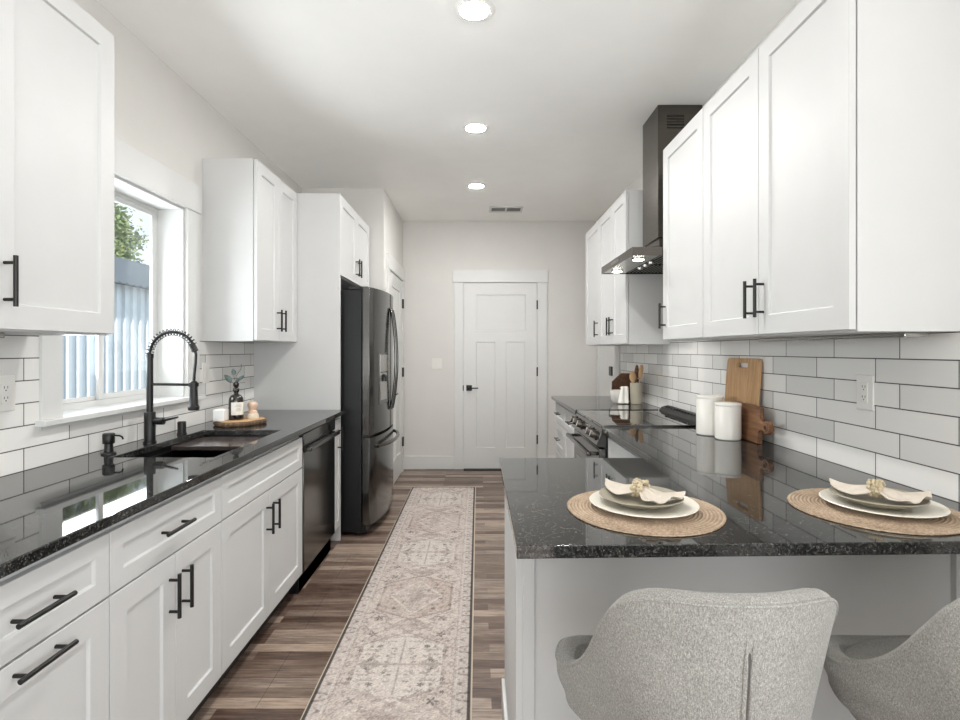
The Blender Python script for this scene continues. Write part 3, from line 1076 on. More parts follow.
def fridge_door(name, y0, y1, z0, z1, r=0.012, n=18):
    bm = BM()
    f, b = [], []
    P = []
    for i in range(n + 1):
        y = y0 + (y1 - y0) * i / n
        x = bowx(y)
        e = min(y - y0, y1 - y)
        if e < r:
            x -= r - math.sqrt(max(0, r * r - (r - e) ** 2))
        P.append((x, y))
    P = [(FXB + 0.006, y0)] + P + [(FXB + 0.006, y1)]
    prism(bm, P, z0, z1, 'z')
    return obj(name, bm, 'black_stainless', fg, bevel=0.003)


ld = fridge_door('door', FY0, 4.227, 0.715, 1.765)
rd = fridge_door('door', 4.233, FY1, 0.715, 1.765)
fz = fridge_door('freezer_drawer', FY0, FY1, 0.08, 0.695)
obj('gasket', bx(FXB, FXB + 0.05, FY0 + 0.01, FY1 - 0.01, 0.695, 0.715), 'black_plastic', fg)


def arc_handle(parent, p0, p1, out, bow, r, n=20):
    p0, p1, out = Vector(p0), Vector(p1), Vector(out)
    pts = [p0]
    for i in range(n + 1):
        t = i / n
        pts.append(p0.lerp(p1, t) + out * (0.012 + bow * math.sin(PI * t) ** 0.75))
    pts.append(p1)
    o = obj('handle', tube(BM(), pts, r, 12), 'black_stainless', parent)
    return o


for y, par in ((4.195, ld), (4.268, rd)):
    arc_handle(par, (bowx(y) - 0.002, y, 0.86), (bowx(y) - 0.002, y, 1.645), (1, 0, 0), 0.038, 0.011)
pts = [(bowx(3.87), 3.87, 0.625)]
for i in range(21):
    t = i / 20
    y = 3.86 + 0.74 * t
    pts.append((bowx(y) + 0.012 + 0.036 * math.sin(PI * t) ** 0.6, y, 0.625))
pts.append((bowx(4.59), 4.59, 0.625))
obj('handle', tube(BM(), pts, 0.014, 12), 'black_stainless', fz)
dsp = obj('dispenser', prism(BM(), [(bowx(3.90) - 0.004, 3.90), (bowx(3.90) + 0.004, 3.90), (bowx(4.10) + 0.004, 4.10), (bowx(4.10) - 0.004, 4.10)], 0.92, 1.30, 'z'), 'black_stainless', fg, bevel=0.002)
obj('control_panel', prism(BM(), [(bowx(3.915) + 0.004, 3.915), (bowx(3.915) + 0.006, 3.915), (bowx(4.085) + 0.006, 4.085), (bowx(4.085) + 0.004, 4.085)], 1.16, 1.285, 'z'), 'steel', dsp)
obj('spout', tube(BM(), [(bowx(4.0) + 0.004, 4.0, 1.13), (bowx(4.0) + 0.02, 4.0, 1.12), (bowx(4.0) + 0.02, 4.0, 1.085)], 0.014, 10), 'black_plastic', dsp)
obj('recess', prism(BM(), [(bowx(3.925) + 0.004, 3.925), (bowx(3.925) + 0.0055, 3.925), (bowx(4.075) + 0.0055, 4.075), (bowx(4.075) + 0.004, 4.075)], 0.95, 1.15, 'z'), 'steel', dsp)

# ------------------------------------------------------------------ dishwasher
dw = thing('dishwasher', 'dark stainless dishwasher between sink cabinet and narrow pull-out', 'dishwasher', (-1.25, 3.20, 0))
DY0, DY1 = 2.886, 3.520
obj('body', bx(WL + 0.06, -0.972, DY0, DY1, 0.0, CT - 0.034), 'black_plastic', dw)
obj('door', bx(-0.971, -0.943, DY0 + 0.005, DY1 - 0.005, 0.115, 0.765), 'black_stainless', dw, bevel=0.004)
cp = obj('control_panel', bx(-0.971, -0.940, DY0 + 0.005, DY1 - 0.005, 0.797, CT - 0.040), 'black_stainless', dw, bevel=0.004)
obj('display', bx(-0.9402, -0.9385, DY0 + 0.43, DY0 + 0.55, 0.818, 0.848), 'black_glass', cp)
hb = obj('handle', bx(-0.935, -0.905, DY0 + 0.012, DY1 - 0.012, 0.768, 0.794), 'black_stainless', dw, bevel=0.006)
for y in (DY0 + 0.03, DY1 - 0.03):
    obj('bracket', bx(-0.972, -0.934, y - 0.012, y + 0.012, 0.772, 0.790), 'black_stainless', hb)
obj('toe_kick', bx(-0.99, -0.972, DY0 + 0.005, DY1 - 0.005, 0.0, 0.11), 'black_plastic', dw)

# ------------------------------------------------------------------ range
RY0, RY1 = 2.864, 3.620
rg = thing('range', 'black stainless slide-in range with smooth glass cooktop and front knobs', 'range', (0.97, 3.24, 0))
obj('body', bx(0.690, WR - 0.03, RY0, RY1, 0.03, 0.898), 'fridge_side', rg)
ck = obj('cooktop', bx(0.668, 1.218, RY0 - 0.0, RY1, 0.899, 0.913), 'black_glass', rg, bevel=0.002)
fr_ = BM()
box(fr_, 0.662, 1.220, RY0 - 0.004, RY0 + 0.006, 0.909, 0.917)
box(fr_, 0.662, 1.220, RY1 - 0.006, RY1 + 0.004, 0.909, 0.917)
obj('edge_trim', fr_, 'black_stainless', ck)
for (x, y, r) in ((0.80, 3.04, 0.10), (0.80, 3.43, 0.085), (1.05, 3.04, 0.075), (1.05, 3.43, 0.10)):
    bm = BM()
    tube(bm, [(x + r * math.cos(2 * PI * i / 48), y + r * math.sin(2 * PI * i / 48), 0.9131) for i in range(48)], 0.0006, 4, closed=True)
    obj('burner_ring', bm, 'ink', ck)
vt = obj('rear_vent', prism(BM(), [(1.219, 0.899), (1.219, 0.914), (1.238, 0.938), (1.282, 0.950), (1.294, 0.936), (1.294, 0.899)], RY0 + 0.02, RY1 - 0.02, 'y'), 'black_plastic', rg, bevel=0.003)
sl = BM()
for i in range(14):
    y = RY0 + 0.06 + i * 0.046
    box(sl, 1.243, 1.278, y, y + 0.030, 0.936, 0.9503)
obj('vent_slot', sl, 'black', vt)
# slanted control panel
PT, PB = (0.668, 0.898), (0.636, 0.805)
cpn = obj('control_panel', prism(BM(), [PT, PB, (0.652, 0.796), (0.705, 0.796), (0.705, 0.898)], RY0 + 0.001, RY1 - 0.001, 'y'), 'black_stainless', rg, bevel=0.003)
nrm = Vector((-(PT[1] - PB[1]), 0, (PT[0] - PB[0]))).normalized()
cen = Vector(((PT[0] + PB[0]) / 2, 0, (PT[1] + PB[1]) / 2))
for y in (2.935, 3.045, 3.33, 3.455, 3.555):
    c = cen + Vector((0, y, 0))
    k = obj('knob', tube(BM(), [c - nrm * 0.002, c + nrm * 0.006, c + nrm * 0.0061, c + nrm * 0.032, c + nrm * 0.036], [0.029, 0.029, 0.023, 0.022, 0.020], 24), 'hood_steel', rg)
    k['label'] = 'dark steel knob'
    gl = BM()
    p0 = c + nrm * 0.0362
    dz = Vector((PT[0] - PB[0], 0, PT[1] - PB[1])).normalized()
    tube(gl, [p0 - dz * 0.018, p0 + dz * 0.018], 0.0045, 8)
    obj('pointer', gl, 'steel', k)
c = cen + Vector((0, 3.19, 0))
ds = BM()
for a in (-0.055, 0.055):
    pass
dzv = Vector((PT[0] - PB[0], 0, PT[1] - PB[1])).normalized()
q = [c + Vector((0, a, 0)) + dzv * b + nrm * d for d in (-0.001, 0.0015) for a in (-0.075, 0.075) for b in (-0.03, 0.03)]
vv = [ds.verts.new(p) for p in q]
for f in ((0, 1, 3, 2), (4, 6, 7, 5), (0, 4, 5, 1), (2, 3, 7, 6), (0, 2, 6, 4), (1, 5, 7, 3)):
    ds.faces.new([vv[i] for i in f])
obj('display', ds, 'black_glass', cpn)
od = obj('oven_door', bx(0.652, 0.689, RY0 + 0.003, RY1 - 0.003, 0.225, 0.788), 'black_stainless', rg, bevel=0.004)
obj('window', bx(0.6505, 0.653, RY0 + 0.10, RY1 - 0.10, 0.33, 0.64), 'black_glass', od)
obj('handle', bx(0.590, 0.617, RY0 + 0.035, RY1 - 0.035, 0.742, 0.764), 'black_stainless', od, bevel=0.007)
for y in (RY0 + 0.06, RY1 - 0.06):
    obj('bracket', bx(0.612, 0.653, y - 0.014, y + 0.014, 0.744, 0.762), 'black_stainless', od, bevel=0.003)
obj('drawer', bx(0.655, 0.689, RY0 + 0.003, RY1 - 0.003, 0.075, 0.218), 'black_stainless', rg, bevel=0.004)
obj('toe_kick', bx(0.74, 0.76, RY0 + 0.003, RY1 - 0.003, 0.0, 0.07), 'black_plastic', rg)

# ------------------------------------------------------------------ range hood
HY0, HY1, HX = 2.888, 3.608, 0.835
HZ = 1.833
hd = thing('range_hood', 'chimney range hood in dark stainless steel between the white wall cabinets', 'hood', (1.1, 3.24, HZ))
bm = BM()
th = 0.045
box(bm, HX, WR - 0.003, HY0, HY0 + 0.006, HZ, HZ + th)
box(bm, HX, WR - 0.003, HY1 - 0.006, HY1, HZ, HZ + th)
box(bm, HX, HX + 0.006, HY0 + 0.006, HY1 - 0.006, HZ, HZ + th)
box(bm, HX + 0.006, WR - 0.003, HY0 + 0.006, HY1 - 0.006, HZ + 0.016, HZ + th)
can = obj('canopy', bm, 'hood_steel', hd)
obj('front_strip', bx(HX + 0.006, HX + 0.155, HY0 + 0.006, HY1 - 0.006, HZ + 0.003, HZ + 0.0158), 'steel', can)
for y in (3.06, 3.42):
    f = BM()
    grid_slab(f, [HX + 0.165] + [HX + 0.18 + 0.012 * i for i in range(22)], [y - 0.16, y + 0.16], HZ + 0.005, HZ + 0.0158, lambda i, j: i % 2 == 0, lambda u, v, w: (u, v, w))
    obj('filter', f, 'hood_steel', hd)
for y in (3.016, 3.474):
    l = obj('lamp', lathe(BM(), [(0.038, -0.004), (0.038, 0.004)], 0.907, y, HZ + 0.001, 24), 'steel', hd)
    obj('lens', lathe(BM(), [(0.030, -0.003), (0.030, 0.0)], 0.907, y, HZ - 0.0032, 24), 'hood_led', l)
for y in (3.14, 3.245, 3.35):
    obj('filter_latch', lathe(BM(), [(0.016, -0.008), (0.018, 0.004)], 1.02, y, HZ + 0.001, 16), 'steel', hd)
obj('button_panel', bx(HX - 0.0012, HX, 3.16, 3.34, HZ + 0.012, HZ + 0.033), 'black_glass', can)
for y in (3.19, 3.22, 3.25, 3.28, 3.31):
    obj('button', bx(HX - 0.0024, HX - 0.0011, y - 0.006, y + 0.006, HZ + 0.018, HZ + 0.027), 'steel', can)
CY0, CY1, CX = 3.105, 3.395, 1.048
bm = BM()
b0 = [(HX + 0.06, HY0 + 0.05), (WR - 0.003, HY0 + 0.05), (WR - 0.003, HY1 - 0.05), (HX + 0.06, HY1 - 0.05)]
b1 = [(CX, CY0), (WR - 0.003, CY0), (WR - 0.003, CY1), (CX, CY1)]
A = [bm.verts.new((x, y, HZ + th)) for x, y in b0]
B = [bm.verts.new((x, y, HZ + th + 0.05)) for x, y in b1]
for i in range(4):
    bm.faces.new((A[i], A[(i + 1) % 4], B[(i + 1) % 4], B[i]))
bm.faces.new(A)
bm.faces.new(B)
obj('cone', bm, 'hood_steel', hd)
obj('inner_duct', bx(CX + 0.012, WR - 0.003, CY0 + 0.012, CY1 - 0.012, HZ + th + 0.05, 2.0), 'hood_steel', hd)
chm = obj('chimney', bx(CX, WR - 0.003, CY0, CY1, 1.975, CEIL - 0.002), 'hood_steel', hd, bevel=0.002)
for i in range(5):
    obj('vent_slot', bx(1.10, 1.20, CY0 - 0.0012, CY0 + 0.001, 2.61 + 0.017 * i, 2.618 + 0.017 * i), 'black', chm)

# ------------------------------------------------------------------ things along the tiled wall
def canister(label, x, y, r, h):
    t = thing('canister', label, 'canister', (x, y, CT), 'white ceramic canisters')
    obj('body', lathe(BM(), [(r - 0.006, 0), (r, 0.005), (r, h - 0.012), (r - 0.002, h - 0.009)], x, y, CT, 48), 'ceramic', t)
    obj('lid', lathe(BM(), [(r - 0.003, 0), (r + 0.0015, 0.002), (r + 0.0015, 0.010), (r - 0.004, 0.014), (0.004, 0.016)], x, y, CT + h - 0.010, 48), 'ceramic', t)
    return t


canister('shorter white canister in front, beside the dark wooden paddle board', 1.160, 2.475, 0.0565, 0.165)
canister('taller white canister behind the shorter one', 1.135, 2.613, 0.062, 0.188)

# bamboo board leaning on the tile
def leaning(bm, base_x, lean, z0):
    """tip an upright board (built in y, z about z0) so that its top leans towards +x."""
    for v in bm.verts:
        dz = v.co.z - z0
        v.co.x += math.sin(lean) * dz
        v.co.z = z0 + math.cos(lean) * dz + max(0, 0)


def round_rect(y0, y1, z0, z1, r, n=6):
    out = []
    for (cy, cz, a0) in ((y1 - r, z1 - r, 0), (y0 + r, z1 - r, 90), (y0 + r, z0 + r, 180), (y1 - r, z0 + r, 270)):
        for i in range(n + 1):
            a = R(a0 + 90 * i / n)
            out.append((cy + r * math.cos(a), cz + r * math.sin(a)))
    return out


def holed(bm, outer, hole, x0, x1):
    """a plate with one hole: outlines given in (y, z) with equal point counts, matched by angle."""
    n = len(outer)
    rows = []
    for x in (x0, x1):
        rows.append(([bm.verts.new((x, p[0], p[1])) for p in outer], [bm.verts.new((x, p[0], p[1])) for p in hole]))
    for o_, h_ in rows:
        for i in range(n):
            j = (i + 1) % n
            bm.faces.new((o_[i], o_[j], h_[j], h_[i]))
    for k in (0, 1):
        for i in range(n):
            j = (i + 1) % n
            bm.faces.new((rows[0][k][i], rows[0][k][j], rows[1][k][j], rows[1][k][i]))
    return bm


by0, by1, bz1 = 2.425, 2.735, CT + 0.374
bm = holed(BM(), round_rect(by0, by1, CT + 0.004, bz1, 0.022), round_rect(2.525, 2.635, bz1 - 0.045, bz1 - 0.022, 0.011), 1.252, 1.268)
leaning(bm, 1.252, R(4.2), CT)
o = tag(obj('cutting_board', bm, 'bamboo', loc=(1.26, 2.58, CT), bevel=0.002), 'tall rectangular bamboo cutting board with a slot handle leaning on the tile', 'cutting board')
# acacia paddle board lying on its long edge, ring handle towards the stools
hy0 = 2.262
outer = [(2.335, CT + 0.002), (2.60, CT + 0.002), (2.61, CT + 0.012), (2.61, CT + 0.155), (2.60, CT + 0.165), (2.345, CT + 0.165), (2.335, CT + 0.155), (2.335, CT + 0.105), (2.315, CT + 0.096)]
hc = (2.277, CT + 0.080)
ring = [(hc[0] + 0.029 * math.cos(R(a)), hc[1] + 0.029 * math.sin(R(a))) for a in (40, 70, 100, 130, 160, 190, 220, 250, 280, 310, 320)]
outer = outer + ring + [(2.315, CT + 0.064), (2.335, CT + 0.055)]
bm = BM()
prism(bm, outer, 1.224, 1.246, 'x')
for v in bm.verts:
    v.co.x += 0.05 * (v.co.z - CT)
o = tag(obj('paddle_board', bm, 'acacia', loc=(1.235, 2.45, CT), bevel=0.0025), 'dark wood paddle board on its long edge with round ring handle', 'cutting board')
bm = BM()
tube(bm, [(1.2266, hc[0] + 0.013 * math.cos(2 * PI * i / 20), hc[1] + 0.013 * math.sin(2 * PI * i / 20)) for i in range(20)], 0.0035, 6, closed=True)
obj('handle_hole', lathe(BM(), [(0.011, -0.0005), (0.011, 0.0005)], 0, 0, 0, 20), 'kick', o, local=True).matrix_local = Matrix.Translation(Vector((1.2275 - 1.235, hc[0] - 2.45, 0.08))) @ Matrix.Rotation(PI / 2, 4, 'Y')
obj('handle_rim', bm, 'acacia', o)

# utensil crock and neighbours
kx, ky = 1.215, 4.095
kr = thing('utensil_crock', 'round taupe ceramic crock full of wooden utensils', 'crock', (kx, ky, CT))
obj('body', lathe(BM(), [(0.042, 0), (0.0455, 0.004), (0.0455, 0.160), (0.043, 0.162), (0.040, 0.158), (0.040, 0.012), (0.002, 0.010)], kx, ky, CT, 40), 'crock', kr)


def spoon(name, label, p0, p1, bowl, mat='beech', flat=False):
    t = thing(name, label, 'utensil', p0, 'wooden utensils in the crock')
    p0, p1 = Vector(p0), Vector(p1)
    d = (p1 - p0).normalized()
    obj('handle', tube(BM(), [p0, p0.lerp(p1, 0.5), p1], [0.006, 0.0055, 0.005], 10), mat, t)
    bm = BM()
    bw, bl = bowl
    pts, rr = [], []
    for i in range(11):
        f = i / 10
        pts.append(p1 + d * (bl * f - 0.004))
        rr.append(max(0.004, bw * math.sin(PI * (0.12 + 0.84 * f)) ** (0.35 if flat else 0.7)))
    tube(bm, pts, rr, 16)
    bmesh.ops.transform(bm, verts=bm.verts, matrix=Matrix.Translation(p1) @ Matrix.Diagonal((1, 0.25, 1, 1)) @ Matrix.Translation(-p1))
    obj('bowl', bm, mat, t)
    return t


z0 = CT + 0.022
spoon('wooden_spoon', 'broad pale wooden spoon at the left of the crock', (kx - 0.016, ky - 0.004, z0), (kx - 0.026, ky - 0.006, CT + 0.172), (0.026, 0.085))
spoon('wooden_spatula', 'slim wooden spatula leaning right in the crock', (kx + 0.000, ky - 0.014, z0), (kx + 0.024, ky - 0.020, CT + 0.205), (0.018, 0.10), 'beech', True)
spoon('wooden_stirrer', 'darker wooden stirrer standing tallest in the crock', (kx - 0.012, ky + 0.014, z0), (kx + 0.004, ky + 0.024, CT + 0.19), (0.016, 0.11), 'acacia', True)
spoon('slotted_turner', 'dark narrow turner at the right edge of the crock', (kx + 0.002, ky + 0.018, z0), (kx + 0.030, ky + 0.018, CT + 0.20), (0.018, 0.09), 'walnut', True)
bwx, bwy = 1.085, 4.160
o = tag(obj('bowl', lathe(BM(), [(0.030, 0), (0.034, 0.004), (0.050, 0.030), (0.056, 0.075), (0.057, 0.100), (0.054, 0.100), (0.052, 0.075), (0.045, 0.030), (0.028, 0.010), (0.002, 0.009)], bwx, bwy, CT, 40), 'ceramic', loc=(bwx, bwy, CT)),
        'small white bowl with a towel draped over its side', 'bowl')
# octagonal board
och, ocx, ocy = 0.114, 1.185, 4.272
bm = BM()
prism(bm, [(och / math.cos(PI / 8) * math.cos(R(22.5 + 45 * i)), och / math.cos(PI / 8) * math.sin(R(22.5 + 45 * i))) for i in range(8)], -0.008, 0.008, 'y')
bmesh.ops.transform(bm, verts=bm.verts, matrix=Matrix.Translation((ocx, ocy, CT + och * math.cos(R(8)) + 0.0015)) @ Matrix.Rotation(R(10), 4, 'X'))
o = tag(obj('octagon_board', bm, 'walnut', loc=(ocx, ocy, CT), bevel=0.003), 'dark octagonal wooden board propped behind the white bowl', 'board')
# draped towel
bm = BM()
path = [(-0.052, 0.020), (-0.0585, 0.060), (-0.0605, 0.098), (-0.056, 0.1035), (-0.050, 0.100), (-0.048, 0.085)]
nu = 14
rows = []
for (py_, pz_) in [(bwy - 0.094, 0.002), (bwy - 0.084, 0.018), (bwy - 0.075, 0.05), (bwy - 0.068, 0.085), (bwy - 0.062, 0.112), (bwy - 0.052, 0.128), (bwy - 0.030, 0.126), (bwy - 0.012, 0.112)]:
    row = []
    for i in range(nu + 1):
        u = i / nu
        wd = 0.085 - 0.25 * pz_
        sh = 0.028 + 0.22 * pz_
        row.append(bm.verts.new((bwx - 0.010 + sh + (u - 0.5) * wd, py_ + 0.006 * math.sin(u * 11 + pz_ * 20) - (0.004 if pz_ < 0.02 else 0), CT + pz_ + 0.002)))
    rows.append(row)
for a, b in zip(rows, rows[1:]):
    for i in range(nu):
        bm.faces.new((a[i], a[i + 1], b[i + 1], b[i]))
o = tag(obj('dish_towel', bm, 'towel', loc=(bwx, bwy - 0.06, CT)), 'white cotton towel hanging down in front of bowl and crock', 'towel')
s = o.modifiers.new('thick', 'SOLIDIFY')
s.thickness = 0.004
s.offset = 1
s = o.modifiers.new('smooth', 'SUBSURF')
s.levels = s.render_levels = 1

# ------------------------------------------------------------------ placemats, plates, napkins
def placemat(label, x, y, ph):
    bm = BM()
    n, ridges = 160, 21
    prof = [(0.0005, 0.004)]
    for k in range(ridges):
        r0 = 0.194 * k / ridges
        r1 = 0.194 * (k + 1) / ridges
        for q in (0.1, 0.35, 0.65, 0.9):
            prof.append((r0 + (r1 - r0) * q, 0.0030 + 0.0036 * math.sin(PI * q)))
    prof += [(0.195, 0.003), (0.195, 0.0012), (0.0005, 0.0012)]
    lathe(bm, prof, x, y, CT, n)
    for v in bm.verts:
        dx, dy = v.co.x - x, v.co.y - y
        r = math.hypot(dx, dy)
        a = math.atan2(dy, dx)
        wob = (r / 0.2) ** 3
        k = 1 + wob * (0.010 * math.sin(3 * a + ph) + 0.006 * math.sin(5 * a + 2 * ph) + 0.005 * math.sin(60 * a))
        v.co.x, v.co.y = x + dx * k, y + dy * k
        br_ = 0.0007 * math.sin(a * 70 + r * 900)
        v.co.z += br_ if v.co.z > CT + 0.002 else 0
    return tag(obj('placemat', bm, 'woven', loc=(x, y, CT)), label, 'placemat', 'woven placemats on the peninsula')


def plate(label, x, y, z, r, mat, name, rim, cat='plate', grp='dinner plates'):
    t = 0.005
    prof = [(r * 0.52, 0), (r * 0.55, 0.001), (r * 0.66, 0.005), (r * 0.97, rim), (r, rim + 0.002), (r * 0.985, rim + t * 0.8), (r * 0.94, rim + t * 0.6), (r * 0.64, 0.005 + t), (r * 0.5, 0.003 + t), (0.001, 0.003 + t)]
    o = obj(name, lathe(BM(), prof, x, y, z, 72), mat, loc=(x, y, z))
    return tag(o, label, cat, grp)


def napkin(label, rlabel, x, y, z, ang, seed):
    rnd = random.Random(seed)
    bm = BM()
    nu, nv = 56, 36
    ph = rnd.random() * 6
    fl = lambda r: 0.0 if r < 0.058 else 0.0175 * ((r - 0.058) / 0.047) ** 1.0
    rows = []
    for i in range(nu + 1):
        u = -1 + 2 * i / nu
        au = abs(u)
        w = 0.012 + (0.030 * math.sin(PI * min(1, au * 0.98)) ** 0.8 * (1.15 - 0.5 * au) if u < 0 else 0.056 * au ** 0.9)
        row = []
        for j in range(nv + 1):
            v = -1 + 2 * j / nv
            lx = u * (0.104 if u < 0 else 0.112) * (1 - 0.14 * v * v - (0.28 * max(0, -v) if u > 0 else 0))
            pl = math.sin(v * (7.5 if u > 0 else 5.5) + ph) + 0.4 * math.sin(v * 13 + 2 * ph)
            hz = 0.020 * (1 - au) ** 1.3 + 0.002 + 0.0058 * pl * (0.35 + 0.65 * au) + 0.014 * (1 - v * v) * (1 - 0.6 * au)
            if u < 0:
                hz += 0.004 * au
            yy = v * w + (-0.014 * au if u > 0 else -0.002 * au) + 0.003 * pl * au
            hz = max(hz, 0.0) + fl(math.hypot(lx, yy)) + 0.0025
            row.append(bm.verts.new((lx, yy, hz)))
        rows.append(row)
    for a, b in zip(rows, rows[1:]):
        for j in range(nv):
            bm.faces.new((a[j], a[j + 1], b[j + 1], b[j]))
    Mx = Matrix.Translation((x, y, z)) @ Matrix.Rotation(ang, 4, 'Z')
    bmesh.ops.transform(bm, verts=bm.verts, matrix=Mx)
    o = obj('napkin', bm, 'linen', loc=(x, y, z))
    tag(o, label, 'napkin', 'folded linen napkins')
    s = o.modifiers.new('thick', 'SOLIDIFY')
    s.thickness = 0.0025
    s = o.modifiers.new('smooth', 'SUBSURF')
    s.levels = s.render_levels = 1
    # ring of beads
    bm = BM()
    cz = 0.0245
    for row_ in (-0.012, -0.004, 0.004, 0.012):
        m = 17
        for k in range(m):
            a = 2 * PI * (k + rnd.uniform(-0.3, 0.3)) / m
            rr = 0.0195 + rnd.uniform(-0.002, 0.002)
            c = Mx @ Vector((row_ + rnd.uniform(-0.002, 0.002), rr * math.cos(a), cz + rr * 0.98 * math.sin(a) + 0.003))
            bmesh.ops.create_uvsphere(bm, u_segments=8, v_segments=6, radius=0.0048 + rnd.uniform(-0.001, 0.0012), matrix=Matrix.Translation(c))
    o = obj('napkin_ring', bm, 'beads', loc=(x, y, z))
    tag(o, rlabel, 'napkin ring', 'beaded napkin rings')


placemat('round woven placemat on the free end of the peninsula', 0.426, 1.372, 0.6)
placemat('round woven placemat by the tiled wall, cut off by the photo edge', 1.022, 1.378, 2.4)
MZ = CT + 0.0072
for k, (x, w) in enumerate(((0.424, 'on the free end of the peninsula'), (1.036, 'nearer the tiled wall'))):
    plate('cream dinner plate on the placemat ' + w, x, 1.372, MZ, 0.135, 'dinner', 'dinner_plate', 0.014)
    plate('sage grey shallow bowl stacked on the dinner plate ' + w, x - 0.004, 1.378, MZ + 0.0095, 0.105, 'sage', 'shallow_bowl', 0.020, 'bowl', 'sage shallow bowls')
    napkin('beige linen napkin pulled through a ring, ' + w, 'cream beaded ring around the napkin ' + w, x - 0.004, 1.382, MZ + 0.0195, R(-47 if k == 0 else -46), 11 + k)


# ------------------------------------------------------------------ stools
def interp(x, pts):
    for (a, p), (b, q) in zip(pts, pts[1:]):
        if x <= b:
            t = (x - a) / (b - a)
            t = t * t * (3 - 2 * t)
            return p + (q - p) * t
    return pts[-1][1]


RIM = [(0, 0.940), (15, 0.939), (27, 0.936), (36, 0.928), (44, 0.908), (52, 0.868), (60, 0.818), (70, 0.757), (80, 0.712), (91, 0.688), (103, 0.682),
       (116, 0.680), (130, 0.664), (145, 0.646), (162, 0.634), (180, 0.630)]


def rim_at(a):
    """smooth rim height at an angle from the rear (Catmull-Rom through RIM, mirrored)."""
    a = abs(a)
    for k in range(len(RIM) - 1):
        if a <= RIM[k + 1][0]:
            break
    g = lambda i: RIM[i] if 0 <= i < len(RIM) else ((-RIM[-i][0], RIM[-i][1]) if i < 0 else (360 - RIM[2 * len(RIM) - 2 - i][0], RIM[2 * len(RIM) - 2 - i][1]))
    p0, p1, p2, p3 = g(k - 1), g(k), g(k + 1), g(k + 2)
    h = p2[0] - p1[0]
    t = (a - p1[0]) / h
    m1 = (p2[1] - p0[1]) / (p2[0] - p0[0]) * h
    m2 = (p3[1] - p1[1]) / (p3[0] - p1[0]) * h
    return (2 * t**3 - 3 * t**2 + 1) * p1[1] + (t**3 - 2 * t**2 + t) * m1 + (-2 * t**3 + 3 * t**2) * p2[1] + (t**3 - t**2) * m2


def shell_point(a, z, inset=0.0):
    """a in degrees from the rear; z height; outer surface of the tub, local to the stool's centre."""
    aa = abs(a)
    s = interp(z, [(0.53, 0.60), (0.56, 0.78), (0.60, 0.91), (0.66, 0.985), (0.72, 1.0), (1.0, 1.0)])
    rx = interp(aa, [(0, 0.246), (50, 0.246), (105, 0.247), (180, 0.240)]) - inset
    ry = (0.262 if aa < 90 else 0.215) - inset
    p = 2.2
    ca, sa = math.cos(R(aa)), math.sin(R(aa))
    k = (abs(sa) ** p + abs(ca) ** p) ** (-1 / p)
    x = rx * k * sa * s
    y = -ry * k * ca * s
    back = max(0.0, ca)
    y -= 0.10 * max(0, z - 0.68) * back
    x *= 1 - 1.0 * max(0, 0.90 - max(z, 0.60)) * interp(aa, [(0, 1.0), (55, 1.0), (100, 0.0), (180, 0.0)])
    return (math.copysign(x, a) if a else 0.0, y, z)


